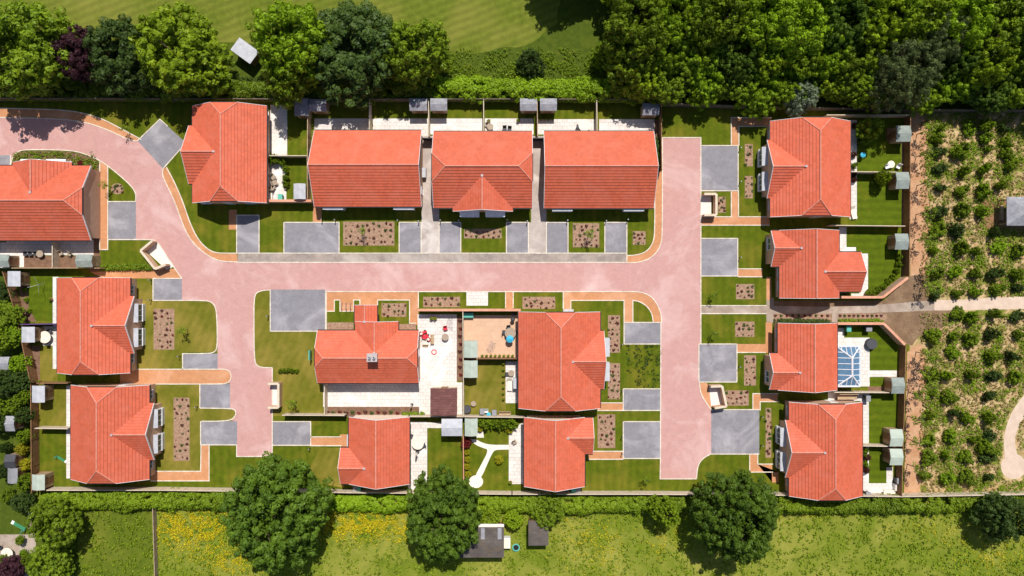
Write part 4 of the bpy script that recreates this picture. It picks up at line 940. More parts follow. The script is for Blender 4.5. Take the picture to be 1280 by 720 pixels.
def crown_mesh(name, R_, hz, mat, clump=.75, per=70, leaf=.26, lobes=7, seed=0, rough=.22, dens=1.0, gap=.14):
    """dome of leaf clumps, centre at z=0 of crown base, R_ radius, hz height"""
    rg = np.random.default_rng(seed); cs = []; rs = []
    lob = rg.normal(size=(lobes, 3)); lob[:, 2] = abs(lob[:, 2]); lob /= np.linalg.norm(lob, axis=1)[:, None]
    def rad(d): return 1 - rough + rough * 1.5 * np.max(np.clip((lob @ d - .55) / .45, 0, 1)) 
    N = int(dens * 2 * pi * R_ * max(R_, hz) / (clump ** 2 * 1.15))
    for i in range(N):
        z = (i + .5) / N; z = z * 1.05 - .12; th = i * 2.39996 + rg.normal() * .25; q = math.sqrt(max(0, 1 - z * z))
        d = np.array([q * cos(th), q * sin(th), z]); k = rad(d) * (.80 + .30 * rg.random() ** 1.5)
        if rg.random() < gap: continue
        cs.append([d[0] * R_ * k, d[1] * R_ * k, d[2] * hz * k]); rs.append(clump * (.65 + .7 * rg.random()))
    M_ = N // 3
    for i in range(M_):
        d = rg.normal(size=3); d[2] = abs(d[2]) * .8; d /= np.linalg.norm(d); k = .35 + .35 * rg.random()
        cs.append([d[0] * R_ * k, d[1] * R_ * k, d[2] * hz * k]); rs.append(clump * 1.1)
    return leaf_mesh(name, cs, rs, per, leaf, mat)
def trunk_mesh(name, h, r, R_, seed=0):
    rg = random.Random(seed); mb = MB(); mb.tube((0, 0, 0), (.1, .05, h * .5), r, r * .75, 8); mb.tube((.1, .05, h * .5), (0, .1, h), r * .75, r * .4, 7)
    for k in range(7):
        a = k * .9 + rg.random(); l = R_ * (.5 + .3 * rg.random()); z0 = h * (.4 + .08 * k)
        e = (cos(a) * l, sin(a) * l, z0 + l * .6); mb.tube((.05, .05, z0), e, r * .35, r * .1, 5)
        for q in (-.5, .5): mb.tube(tuple(v * .6 + (z0 * .4 if i == 2 else 0) for i, v in enumerate(e)), (cos(a + q) * l * 1.1, sin(a + q) * l * 1.1, e[2] + .4), r * .15, r * .05, 4)
    me_o = mb.build(name, M['trunk'], org=(0, 0, 0)); me = me_o.data; bpy.data.objects.remove(me_o); return me
TREE = {}
def tree_kind(key, mat, R_, hz, base, **k):
    TREE[key] = (crown_mesh('crown_' + key, R_, hz, mat, **k), trunk_mesh('trunk_' + key, base + hz * .5, .28 * R_ / 5, R_, k.get('seed', 0)), R_, hz, base)
def tree(key, label, px_, py_, r_px, height, group=None, name='tree', cat='tree', rz=None, ell=1.0, hc=.72):
    """photo centre and radius of the crown; height in metres of its top"""
    cm, tm, R_, hz, base = TREE[key]
    h = height * hc; x, y = G(px_, py_, h); r = r_px * S * (1 - h / H)
    s = r / R_; sz = height / (base + hz)
    root = thing(name, label, cat, (x, y, 0), rnd(0, 6.28) if rz is None else rz, group); root.scale = (s, s * ell, sz)
    c = bpy.data.objects.new('crown', cm); COL.objects.link(c); c.parent = root; c.location = (0, 0, base)
    t = bpy.data.objects.new('trunk', tm); COL.objects.link(t); t.parent = root
    return root
tree_kind('oak', L['oak'], 5.0, 5.2, 3.2, clump=.50, per=72, leaf=.24, seed=1, lobes=9, rough=.16)
tree_kind('oak2', L['oak'], 5.0, 5.0, 3.0, clump=.48, per=70, leaf=.24, seed=21, lobes=12, rough=.22)
tree_kind('ash', L['green'], 4.6, 4.6, 3.0, clump=.58, per=52, leaf=.31, seed=2, lobes=9, rough=.28)
tree_kind('bright', L['bright'], 4.8, 4.6, 3.0, clump=.60, per=54, leaf=.31, seed=3, lobes=10, rough=.26)
tree_kind('lime', L['lime'], 5.0, 4.4, 3.0, clump=.55, per=50, leaf=.31, seed=4, lobes=10, rough=.25)
tree_kind('dark', L['dark'], 4.6, 5.0, 3.0, clump=.58, per=52, leaf=.29, seed=5, lobes=9, rough=.25)
tree_kind('purple', L['purple'], 3.0, 3.2, 2.2, clump=.50, per=80, leaf=.2, seed=6, lobes=7, rough=.2)
tree_kind('willow', L['willow'], 4.4, 4.2, 2.8, clump=.50, per=80, leaf=.16, seed=7, lobes=8, rough=.25)
tree_kind('silver', L['silver'], 2.2, 2.4, 2.0, clump=.42, per=45, leaf=.2, seed=8, lobes=6, rough=.3)
tree_kind('smallg', L['green'], 2.2, 2.3, 1.4, clump=.45, per=60, leaf=.18, seed=9, lobes=6, rough=.25)
# tall row beyond the northern fence
tree('ash', 'large mid green tree in the top left corner', 24, 62, 55, 10)
tree('purple', 'dark purple leaved tree between two green ones at the top left', 92, 66, 32, 8)
tree('dark', 'dark green tree just right of the purple leaved one', 147, 66, 42, 8)
tree('lime', 'yellow green spreading tree left of the tilted grey shelter', 217, 64, 54, 8.5)
tree('bright', 'bright green tall tree just right of the tilted grey shelter', 359, 48, 46, 11)
tree('smallg', 'bushy lower crown in front of the bright tall tree', 356, 98, 28, 8)
tree('dark', 'broad dark green tree in the middle of the northern tree row', 442, 62, 56, 8.5)
tree('ash', 'rounded green tree closing the east end of the northern tree row', 520, 60, 38, 8.5)
tree('dark', 'lone round dark bush on the rough grass beside the lawn edge', 664, 78, 16, 4, name='bush', cat='bush')
tree('bright', 'leafy sapling clump beside the sandy patch by the wood', 757, 68, 14, 4.5)
tree('silver', 'pale silvery leaved small tree leaning over the northern fence', 1003, 122, 19, 5.5, ell=1.0)
tree('willow', 'fine leaved grey green willow in the middle of the wood', 1136, 86, 40, 11.5)
tree('willow', 'second grey green willow nearer the top of the wood', 1180, 48, 30, 11)
# the wood
wood = []
rows = [(-78, 60), (-22, 58), (30, 56), (72, 46), (106, 38)]
for j, (yy, dd) in enumerate(rows):
    x = (700, 798, 800, 792, 812)[j]
    while x < 1390:
        wood.append((x + rnd(-8, 8), yy + rnd(-8, 8), dd * rnd(.60, .74), j)); x += dd * rnd(.78, .98)
kinds_ = ['bright', 'ash', 'bright', 'lime', 'ash', 'oak2', 'bright']
wl = {'bright': 'fresh green tree in the closed canopy of the wood', 'ash': 'mid green tree in the closed canopy of the wood', 'lime': 'yellow green tree in the closed canopy of the wood', 'oak2': 'dense deep green tree in the closed canopy of the wood', 'dark': 'dark green tree in the closed canopy of the wood'}
for i, (x, y, r, j) in enumerate(wood):
    k = kinds_[(i * 5 + j) % 7]
    if math.dist((x, y), (1136, 86)) < 24 or math.dist((x, y), (1180, 48)) < 18: continue
    hgt = (rnd(9, 11) if j < 3 else rnd(6.8, 8.2) if j == 3 else rnd(4.8, 6.2))
    tree(k, wl[k], x, y, r, hgt, group=wl[k].replace('tree', 'trees'))
# south side trees
tree('oak', 'huge dense green tree at the bottom left third, standing in the hedge line', 343, 648, 63, 12)
tree('oak2', 'tall oval green tree overhanging the dark stable roof', 550, 650, 43, 9, ell=1.18, rz=.0)
tree('oak', 'big round green tree at the bottom right, darkening the hedge east of the wide road', 929, 651, 51, 11)
tree('ash', 'small green tree rising from the hedge west of the big bottom right tree', 832, 640, 17, 5.5)
tree('dark', 'dark tree at the right edge just below the hedge', 1262, 648, 28, 6.5)
tree('ash', 'rounded tree beside the netted garden corner at the bottom left', 66, 656, 29, 6)
tree('ash', 'bushy green shrub at the bottom edge below the rounded tree', 60, 705, 24, 4, name='shrub', cat='shrub')
tree('purple', 'purple leaved shrub in the paved garden at the bottom left corner', 14, 712, 16, 3, name='shrub', cat='shrub')
tree('lime', 'yellow green bramble clump left of the small dark square hut', 641, 652, 11, 2.2, name='shrub', cat='shrub')
tree('ash', 'leafy bush leaning over the small dark square hut', 686, 640, 19, 3.2, name='shrub', cat='shrub')
tree('lime', 'yellow green weeds growing behind the stable', 612, 646, 15, 1.8, name='shrub', cat='shrub')
tree('lime', 'small yellow green tree by the shed in the east garden', 1105, 222, 8.5, 3, name='small_tree', cat='tree')
tree('smallg', 'dark leafy tree shading the top of the northeast garden', 1090, 160, 14, 3.6, name='small_tree', cat='tree')
YB = bpy.data.objects.new('x', None)
def bush(label, x, y, r, h, mk='smallg', group=None, name='shrub', cat='shrub'): return tree(mk, label, x, y, r, h, group=group, name=name, cat=cat)
tree_kind('yellowb', L['yellow'], 1.2, 1.2, .3, clump=.3, per=40, leaf=.13, seed=12, lobes=5)
tree_kind('redb', L['redleaf'], 1.0, 1.0, .3, clump=.3, per=40, leaf=.12, seed=13, lobes=5)
tree_kind('greenb', L['green'], 1.2, 1.3, .25, clump=.26, per=34, leaf=.17, seed=14, lobes=5, rough=.5, gap=.3)
tree_kind('bushb', L['bright'], 1.2, 1.3, .2, clump=.28, per=30, leaf=.18, seed=31, lobes=4, rough=.55, gap=.35)
tree_kind('bushd', L['dark'], 1.2, 1.3, .2, clump=.28, per=30, leaf=.18, seed=32, lobes=4, rough=.5, gap=.3)
tree_kind('maroonb', L['maroon'], 1.0, 1.0, .3, clump=.3, per=40, leaf=.12, seed=15, lobes=5)
bush('upper bright yellow shrub beside the grey roofs at the left edge', 25, 562, 7, 1.6, 'yellowb'); bush('lower bright yellow shrub beside the grey roofs at the left edge', 29, 582, 7, 1.6, 'yellowb')
bush('deep red acer straddling the bottom garden fence', 583, 555, 6.5, 1.5, 'redb'); bush('dark olive bush at the corner of the paved yard by the top left house', 342, 199, 6, 1.4, 'greenb')
for i, (x, y) in enumerate([(353, 203), (357, 212), (357, 222), (356, 230)]): bush('rounded green shrub in the little row along the yard lawn edge', x, y, 4, 1, 'greenb', 'rounded shrubs along the yard lawn edge')
for i, x in enumerate(range(600, 642, 8)): bush('bushy green climber along the north fence of the garden with curved paths', x, 528 + (i % 2) * 2, 6.5, 1.5, 'greenb', 'climbers along the garden fence')
bush('yellow green shrub in the small border of the garden with curved paths', 624, 575, 5, 1, 'yellowb')
for i, (x, y) in enumerate([(583, 566), (584, 575), (583, 584), (585, 594), (600, 537), (640, 532), (637, 539)]): bush('yellow flowering shrub along the edge of the garden with curved paths', x, y, 3.6, .8, 'yellowb', 'yellow shrubs of the curved path garden')
for i, (x, y) in enumerate([(1082, 563), (1085, 572), (1083, 581), (1084, 588), (1081, 567)]): bush('reddish shrub in the border behind the southeast house', x, y, 4, 1, 'maroonb' if i % 2 else 'greenb', 'border shrubs behind the southeast house')
for i, (x, y) in enumerate([(1069, 157), (1078, 163), (1068, 193), (1069, 206), (1068, 218), (1078, 178), (1068, 224)]): bush('potted shrub on the paved strip behind the northeast house', x, y, 3.6, .9, ('maroonb', 'greenb')[i % 2], 'potted shrubs behind the northeast house')
for i, (x, y) in enumerate([(1086, 366), (1092, 366), (1098, 363), (1105, 358), (1111, 352), (1117, 346), (1122, 338), (1125, 330), (1125, 322)]): bush('grey green shrub in the curved border of the striped lawn', x, y, 3.6, .8, 'greenb', 'shrubs of the curved border')
for i, (x, y) in enumerate([(30, 362), (32, 375), (27, 350), (36, 388), (22, 343)]): bush('low plant in the soil border inside the slanting fence', x, y, 2.8, .5, 'greenb', 'low plants inside the slanting fence')
bush('dark red shrub in the scrub bed by the driveway bend', 100, 204, 3.2, .7, 'redb')
# leafy neighbour gardens at the left edge
for i, (x, y, r, h, k) in enumerate([(6, 395, 17, 3, 'ash'), (14, 420, 13, 2.6, 'bright'), (-6, 425, 16, 4, 'ash'), (22, 455, 11, 2.6, 'bright'), (20, 478, 13, 3.2, 'dark'), (2, 482, 16, 4, 'dark'), (28, 496, 9, 2.6, 'ash'), (10, 506, 13, 3, 'ash'), (28, 520, 9, 3, 'dark'), (-4, 530, 12, 3.2, 'dark'), (30, 545, 8, 2.4, 'ash'), (3, 560, 6, 2.5, 'dark'), (30, 604, 9, 2.5, 'ash'), (2, 590, 8, 3, 'dark'), (8, 620, 8, 1.6, 'ash'), (26, 628, 12, 2.6, 'dark'), (0, 365, 12, 2.4, 'dark'), (34, 700, 7, 2, 'ash'), (24, 676, 5, 1.4, 'ash'), (4, 700, 6, 1.5, 'bright'), (28, 692, 4, 1.2, 'bright')]):
    bush({'ash': 'mid green bush in the overgrown gardens at the left edge', 'bright': 'bright green bush in the overgrown gardens at the left edge', 'dark': 'dark green bush in the overgrown gardens at the left edge'}[k], x, y, r, h, k, {'ash': 'mid green left edge bushes', 'bright': 'bright green left edge bushes', 'dark': 'dark green left edge bushes'}[k], 'bush', 'bush')
def hedge(label, pts, w, h, mat, clump=.5, per=40, leaf=.2, mats=None, seed=0, name='hedge'):
    rg = np.random.default_rng(seed); cs = []; rs = []; tt = []
    q = P(pts, h * .7)
    for a, b in zip(q, q[1:]):
        L_ = math.dist(a, b); n = int(L_ * w / (clump * clump) * 1.5)
        dx, dy = (b[0] - a[0]) / L_, (b[1] - a[1]) / L_
        for i in range(n):
            t = rg.random() * L_; s = (rg.random() * 2 - 1); ww = w / 2 * (.9 + .22 * sin(t * .9 + a[0]) + .1 * sin(t * 2.3))
            z = h * (.96 - .45 * abs(s) ** 2.5) * (.86 + .12 * sin(t * .7) + .1 * rg.random())
            cs.append([a[0] + dx * t - dy * s * ww, a[1] + dy * t + dx * s * ww, max(.25, z - clump * .6)]); rs.append(clump * (.6 + .6 * rg.random())); tt.append(min(1, max(0, .5 + .35 * sin(t * .23 + 1) + .3 * (rg.random() - .5))))
        m = int(L_ / .4)
        for i in range(m):
            t = L_ * i / m
            for s in (-.8, .8): cs.append([a[0] + dx * t - dy * s * w / 2, a[1] + dy * t + dx * s * w / 2, h * .3]); rs.append(clump * .8); tt.append(.3)
    me = leaf_mesh(name, [(c[0] - q[0][0], c[1] - q[0][1], c[2]) for c in cs], rs, per, leaf, mat, tints=tt)
    o = bpy.data.objects.new(name, me); COL.objects.link(o); o.location = (*q[0], 0); tag(o, label, 'hedge'); return o
hedge('thick mixed hedge behind the terrace gardens, east part of the northern line', [(540, 108), (640, 110), (835, 112)], 2.6, 3.0, L['bright'], .55, 60, .22, seed=1)
hedge('dark hedge strip below the tall northern trees', [(-60, 110), (200, 112), (400, 112), (545, 110)], 2.2, 2.6, L['green'], .55, 50, .22, seed=2)
hedge('clipped green hedge along the southern boundary, western stretch', [(52, 628), (150, 627), (290, 627)], 2.2, 2.0, L['green'], .45, 60, .18, seed=3)
hedge('clipped green hedge along the southern boundary, between the two big trees', [(395, 630), (510, 631)], 1.9, 1.8, L['bright'], .45, 60, .18, seed=4)
hedge('clipped green hedge along the southern boundary, middle stretch', [(585, 632), (700, 632), (880, 632)], 1.9, 1.9, L['green'], .45, 60, .18, seed=5)
hedge('rough hedge along the southern boundary, eastern stretch', [(975, 633), (1130, 632), (1290, 628), (1420, 626)], 2.0, 2.0, L['green'], .5, 50, .2, seed=6)
hedge('low green edging hedge on the lawn below the driveway near the tilted bin store', [(126, 334), (190, 334)], .6, .7, L['green'], .28, 40, .12, seed=7)
hedge('low hedge under the courtyard planting strip', [(503, 518), (531, 518)], .45, .6, L['green'], .25, 40, .1, seed=8)
hedge('leafy hedge inside the fence beside the white alley gate', [(819.5, 172), (821, 212)], .7, 1.0, L['dark'], .3, 30, .14, seed=9)
hedge('row of dark box plants north of the conservatory house', [(969, 401), (1038, 401.5)], .35, .5, L['dark'], .22, 40, .1, seed=10)
hedge('row of green plants against the brick wall south of the gravel path', [(1050, 401), (1104, 401)], .35, .5, L['green'], .22, 40, .1, seed=11)
# shrub land bushes
SB = [(1178, 157), (1212, 160), (1235, 158), (1258, 158), (1175, 172), (1235, 173), (1262, 178), (1178, 190), (1203, 185), (1235, 184), (1262, 192), (1177, 208), (1208, 212), (1236, 210), (1265, 207), (1179, 236), (1204, 236), (1233, 237), (1256, 230), (1177, 265), (1206, 262), (1231, 264), (1175, 287), (1200, 289), (1224, 314), (1250, 312), (1274, 313), (1246, 288), (1173, 341), (1199, 341), (1222, 343), (1248, 340), (1275, 342), (1170, 315), (1203, 310), (1171, 366), (1201, 367), (1222, 366), (1249, 362), (1274, 362), (1198, 394), (1220, 396), (1248, 393), (1275, 394), (1170, 420), (1195, 422), (1217, 423), (1243, 418), (1275, 416), (1191, 443), (1243, 445), (1270, 445), (1169, 468), (1189, 470), (1217, 471), (1245, 470), (1271, 471), (1168, 492), (1190, 498), (1240, 497), (1163, 522), (1213, 525), (1238, 522), (1195, 517), (1162, 548), (1190, 546), (1220, 548), (1239, 548), (1162, 573), (1184, 570), (1210, 571), (1237, 570), (1159, 594), (1186, 597), (1212, 598), (1240, 597), (1238, 562)]
big = {0, 4, 7, 10, 12, 13, 15, 17, 18, 19, 20, 28, 42}
for i, (x, y) in enumerate(SB):
    k = ('greenb', 'bushb', 'greenb', 'bushd')[i % 4]; b_ = rnd(6.2, 9) if i % 3 else rnd(4.5, 6.2); x += rnd(-2, 2); y += rnd(-2, 2)
    lab = {'greenb': 'rounded green bush planted in the dry strawy land to the east', 'bushb': 'loose fresh green bush planted in the dry strawy land to the east', 'bushd': 'dark green bush planted in the dry strawy land to the east'}[k]
    bush(lab, x, y, b_, rnd(1.2, 2.1), k, lab.split(' bush')[0] + ' bushes of the planted land', 'bush', 'bush')
# young tree line with bare branches on the soil strip: saplings
def sapling(label, x, y, h=2.6, group=None, leaf=True, src=[None]):
    if src[0] is None:
        root = local_thing('sapling', label, 'sapling', group); t = MB(); t.tube((0, 0, 0), (.03, .02, 2.3), .035, .015, 5)
        rg = random.Random(3)
        for k in range(9):
            a = k * 2.2; z = .9 + .16 * k; t.tube((.01, .01, z), (cos(a) * .45, sin(a) * .45, z + .35), .014, .005, 4)
        t.build('trunk', M['trunk'], root)
        cs = [(cos(k * 2.2) * rg.uniform(.1, .5), sin(k * 2.2) * rg.uniform(.1, .5), 1.2 + .11 * k) for k in range(13)]
        me = leaf_mesh('sapling_leaves', cs, [.22] * 13, 16, .11, L['green']); c = bpy.data.objects.new('crown', me); COL.objects.link(c); c.parent = root
        root.location = (*G(x, y), 0); src[0] = root; return root
    return dup(src[0], (*G(x, y), 0), rnd(0, 6), label, group, sc=h / 2.6)
sapling('young tree in the bark bed in front of the westernmost terrace house', 456, 290, 3.4)
sapling('young tree in the square bed of the eastern terrace house', 735, 294, 3.2)
sapling('staked young tree on the little triangular lawn by the road bend', 139, 234, 2.6)
sapling('young tree in the dry lawn corner by the western house bed', 235, 412, 2.8)
sapling('thin young tree on the lawn strip just north of the gravel path', 888, 369, 2.4)
sapling('thin young tree on the lawn strip just south of the gravel path', 889, 416, 2.4)
sapling('young tree on the dry lawn above the grey fence', 371, 502, 3.2)
sapling('young tree on the lawn south of the lower driveway of the wide road', 805, 596, 2.6)
sapling('young tree on the lawn near the western top path', 163, 163, 2.6)
for i, (x, y) in enumerate([(1146, 168), (1145, 196), (1146, 232), (1145, 268), (1143, 300), (1152, 335), (1150, 360), (1145, 440), (1143, 462), (1135, 490), (1134, 520), (1133, 548), (1134, 580), (1151, 448), (1150, 480)]):
    sapling('thin whip tree planted on the bare soil strip beside the eastern fence', x, y, 4.2, 'whips planted on the bare soil strip')
# small plants in the bark beds
def plant_proto(name, mat, r, n=26):
    me = leaf_mesh(name + '_leaves', [(0, 0, r * .7), (r * .4, 0, r * .5), (-r * .3, r * .3, r * .5), (-r * .1, -r * .4, r * .45)], [r * .6] * 4, n // 2, .10, mat, up=.5)
    return me
PP = [('dark red plant', plant_proto('p', L['maroon'], .22)), ('green plant', plant_proto('p', L['dark'], .22)), ('crimson plant', plant_proto('p', L['redleaf'], .22)), ('pale green plant', plant_proto('p', L['willow'], .24))]
cnt = 0
BEDS.append(((140, 231, 153, 241), 4, 3, 'the round bed on the little triangular lawn'))
for (x0, y0, x1, y1), nx, ny, where in BEDS:
    for i in range(nx):
        for j in range(ny):
            if rnd(0, 1) < .1: continue
            k = random.choices([0, 1, 2, 3], [6, 5, 1, 1])[0]
            px_ = x0 + (i + .5) * (x1 - x0) / nx + rnd(-2, 2); py_ = y0 + (j + .5) * (y1 - y0) / ny + rnd(-2, 2)
            o = bpy.data.objects.new('bedding_plant', PP[k][1]); COL.objects.link(o); o.location = (*G(px_, py_), .012); o.rotation_euler.z = rnd(0, 6); s_ = rnd(.4, 1.2); o.scale = (s_, s_, s_ * .9)
            tag(o, 'small ' + PP[k][0] + ' in ' + where, 'plant', PP[k][0] + 's in ' + where); cnt += 1
for cx0, x1 in ((1050, 1104), (969, 1038)):
    for i in range(10):
        o = bpy.data.objects.new('bedding_plant', PP[i % 3][1]); COL.objects.link(o); o.location = (*G(cx0 + (x1 - cx0) * i / 9.5, 394.5), .012)
        w_ = 'the bark strip north of the ' + ('garden wall' if cx0 == 1050 else 'conservatory house'); tag(o, 'small ' + PP[i % 3][0] + ' in ' + w_, 'plant', PP[i % 3][0] + 's in ' + w_)
for i in range(12):
    o = bpy.data.objects.new('bedding_plant', PP[(0, 1, 2)[i % 3]][1]); COL.objects.link(o); o.location = (*G(409 + i * 8, 515 + (i % 2)), .01); o.scale = (1.4, 1.4, 1.4)
    tag(o, 'small ' + PP[i % 3][0] + ' in the strip below the long white patio', 'plant', PP[i % 3][0] + 's below the long white patio')
for i in range(8):
    o = bpy.data.objects.new('bedding_plant', PP[(0, 2)[i % 2]][1]); COL.objects.link(o); o.location = (*G(575 + (i % 2), 401 + i * 9.6), .01)
    o.scale = (1.3, 1.3, 1.3); tag(o, 'small ' + PP[(0, 2)[i % 2]][0] + ' in the upright border of the white courtyard', 'plant', PP[(0, 2)[i % 2]][0] + 's of the courtyard border')
print('bedding plants', cnt)
# uncountable ground cover as stuff
def scatter(name, label, region, n, hgt, mat, size, seed, clump=.12, per=3, dens=None, z=.0):
    rg = np.random.default_rng(seed); cs = []
    while len(cs) < n:
        x = rg.uniform(region[0], region[2]); y = rg.uniform(region[1], region[3])
        if dens and rg.random() > dens(x, y): continue
        g = G(x, y); cs.append([g[0], g[1], z + hgt * rg.random()])
    me = leaf_mesh(name, cs, rg.uniform(.5, 1.3, len(cs)) * clump, per, size, mat, up=.2, flat=1); o = bpy.data.objects.new(name, me); COL.objects.link(o)
    o['label'] = label; o['kind'] = 'stuff'; return o
def blob(cx, cy, rx, ry, k=1): return lambda x, y: k * math.exp(-((x - cx) / rx) ** 2 - ((y - cy) / ry) ** 2)
def many(*fs): return lambda x, y: min(1, sum(f(x, y) for f in fs))
from mathutils import noise as mnoise
def nzf(x, y, s): return mnoise.noise((x * s, y * s, 3.1)) * .5 + .5
scatter('buttercups', 'yellow flowers spread over the southern paddocks', (196, 638, 780, 725), 6500, .25, L['flower'], .105, 1, .14, 3,
        dens=lambda x, y: many(blob(240, 660, 45, 22), blob(290, 700, 30, 14, .5), blob(440, 655, 60, 16), blob(510, 665, 15, 12, .6), blob(740, 680, 40, 30, .15))(x, y) * (nzf(x, y, .12) > .42))
scatter('buttercups', 'thin scatter of yellow flowers in the bottom right field', (780, 638, 1320, 725), 900, .25, L['flower'], .10, 2, .12, 3,
        dens=lambda x, y: many(blob(830, 672, 20, 20), blob(1240, 690, 40, 25), blob(1160, 660, 60, 12, .5), blob(1010, 645, 30, 8, .6))(x, y) * (nzf(x, y, .1) > .45))
onpath = lambda x, y: (370 < y < 392) or (x > 1248 and math.dist((x, y), (1267, 583)) < 19) or (y < 575 and x > 1250 and abs(x - (1262 + max(0, 548 - y) ** 2 * .0085)) < 10)
gfx = lambda x, y: (nzf(x, y, .07) > .45) * .9 + .1
scatter('meadow_grass', 'tufty long grass of the southern paddocks', (84, 640, 1330, 780), 9000, .22, L['lime'], .17, 3, .16, 4, dens=gfx)
scatter('meadow_grass', 'darker grass tufts in the southern paddocks', (84, 640, 1330, 780), 2500, .25, L['green'], .17, 4, .18, 4, dens=lambda x, y: (nzf(x, y, .09) > .58) * 1.0)
scatter('rough_grass_tufts', 'rough grass and weeds between the tree row and the wood', (540, 52, 780, 106), 2600, .3, L['green'], .16, 5, .2, 4, dens=lambda x, y: min(1, max(0, (y - 58) / 30)) * (1 if nzf(x, y, .05) > .5 else .12))
scatter('ground_cover', 'low green weeds spread among the bushes of the planted land', (1156, 140, 1330, 618), 9000, .2, L['bright'], .15, 6, .2, 5, dens=lambda x, y: 0 if onpath(x, y) else (1 if nzf(x, y, .045) > .53 else .06))
scatter('dry_grass', 'straw coloured dry grass of the planted land', (1150, 140, 1330, 618), 9000, .15, L['dry'], .17, 7, .2, 4, dens=lambda x, y: 0 if onpath(x, y) else .8)
scatter('scrub_plants', 'mixed scrubby plants in the bed above the cut off house', (18, 189, 124, 212), 900, .35, L['green'], .14, 8, .2, 4, dens=lambda x, y: 1 if y > 190 + max(0, x - 80) * .3 and nzf(x, y, .2) > .45 else .1)
scatter('scrub_plants', 'brownish dead stems in the bed above the cut off house', (18, 189, 124, 212), 700, .25, L['dry'], .12, 9, .2, 3, dens=lambda x, y: 1 if y > 190 + max(0, x - 80) * .3 else 0)
scatter('clover', 'dark clover patches in the dry lawn between the two eastern pads', (784, 432, 824, 484), 90, .06, L['dark'], .14, 21, .28, 9)
scatter('undergrowth', 'undergrowth below the northern tree row', (-40, 96, 560, 118), 3500, .5, L['dark'], .2, 10, .3, 4)
# ---------------------------------------------------------------- garden furniture and small things
SRC = {}
def put(kind, label, x, y, rz=0, group=None, sc=1.0, z=.0):
    src = SRC[kind]; loc = (*G(x, y), z)
    if not src.get('used'):
        src['used'] = True; r = src['root']; r.location = loc; r.rotation_euler.z = rz; r.scale = (sc,) * 3; r['label'] = label
        if group: r['group'] = group
        return r
    r = dup(src['root'], loc, rz, label, group, sc)
    if not group and 'group' in r: del r['group']
    return r
def proto(kind, name, cat, parts):
    root = local_thing(name, '', cat)
    for pn, mat, fn in parts:
        mb = MB(); fn(mb); mb.build(pn, M[mat] if isinstance(mat, str) else mat, root)
    SRC[kind] = {'root': root}
def leg4(w, d, h, t=.03): return [('leg', (lambda sx, sy: lambda m: m.box(sx * w - t, sx * w + t, sy * d - t, sy * d + t, 0, h))(sx, sy)) for sx in (-1, 1) for sy in (-1, 1)]
proto('table', 'round_table', 'table', [('tabletop', 'wicker', lambda m: m.disc(0, 0, .55, .70, .74, 20)), ('pedestal', 'darkgrey', lambda m: m.lathe(0, 0, [(.3, .0), (.28, .04), (.05, .08), (.04, .70)]))])
proto('tablew', 'round_table', 'table', [('tabletop', 'cream', lambda m: m.disc(0, 0, .75, .70, .74, 24)), ('pedestal', 'white', lambda m: m.lathe(0, 0, [(.3, .0), (.28, .04), (.05, .08), (.04, .70)]))])
def chair(key, mat):
    proto(key, 'garden_chair', 'chair', [('seat', mat, lambda m: m.box(-.24, .24, -.24, .24, .42, .46)), ('backrest', mat, lambda m: m.prism([(-.24, .20), (.24, .20), (.24, .24), (-.24, .24)], .46, .92, [(-.24, .27), (.24, .27), (.24, .31), (-.24, .31)]))] + [(n, mat, f) for n, f in leg4(.21, .21, .42, .018)])
chair('chair', 'darkgrey'); chair('chairw', 'white'); chair('chairr', 'red'); chair('chairwk', 'wicker')
proto('parasol', 'closed_parasol', 'parasol', [('pole', 'white', lambda m: m.tube((0, 0, 0), (0, 0, 2.3), .025)), ('canopy', 'cream', lambda m: m.lathe(0, 0, [(.05, 2.3), (.11, 1.9), (.16, 1.2), (.06, 1.15)], 10)), ('base', 'darkgrey', lambda m: m.disc(0, 0, .25, 0, .08))])
proto('umbrella', 'open_parasol', 'parasol', [('pole', 'white', lambda m: m.tube((0, 0, 0), (0, 0, 2.2), .025)), ('canopy', 'blue', lambda m: m.lathe(0, 0, [(.03, 2.3), (.75, 2.0), (.74, 1.95)], 10)), ('base', 'darkgrey', lambda m: m.disc(0, 0, .25, 0, .08))])
proto('bbq', 'barbecue', 'barbecue', [('lid', 'darkgrey', lambda m: m.lathe(0, 0, [(.28, .85), (.24, .98), (.12, 1.06), (0, 1.08)], 14)), ('bowl', 'black', lambda m: m.lathe(0, 0, [(.05, .62), (.2, .68), (.28, .85)], 14))] + [(n, 'metal', f) for n, f in leg4(.16, .16, .66, .012)])
proto('bin', 'wheelie_bin', 'bin', [('body', 'darkgrey', lambda m: m.prism([(-.22, -.24), (.22, -.24), (.22, .24), (-.22, .24)], .05, .98, [(-.28, -.34), (.28, -.34), (.28, .34), (-.28, .34)])), ('lid', 'grey', lambda m: m.prism([(-.3, -.38), (.3, -.38), (.3, .38), (-.3, .38)], .985, 1.07, [(-.27, -.34), (.27, -.34), (.27, .34), (-.27, .34)])), ('wheel', 'black', lambda m: m.tube((-.26, .24, .1), (-.2, .24, .1), .1, n=10)), ('wheel', 'black', lambda m: m.tube((.2, .24, .1), (.26, .24, .1), .1, n=10))])
proto('bing', 'wheelie_bin', 'bin', [('body', 'green', lambda m: m.prism([(-.22, -.24), (.22, -.24), (.22, .24), (-.22, .24)], .05, .98, [(-.28, -.34), (.28, -.34), (.28, .34), (-.28, .34)])), ('lid', 'teal', lambda m: m.prism([(-.3, -.38), (.3, -.38), (.3, .38), (-.3, .38)], .985, 1.07, [(-.27, -.34), (.27, -.34), (.27, .34), (-.27, .34)]))])
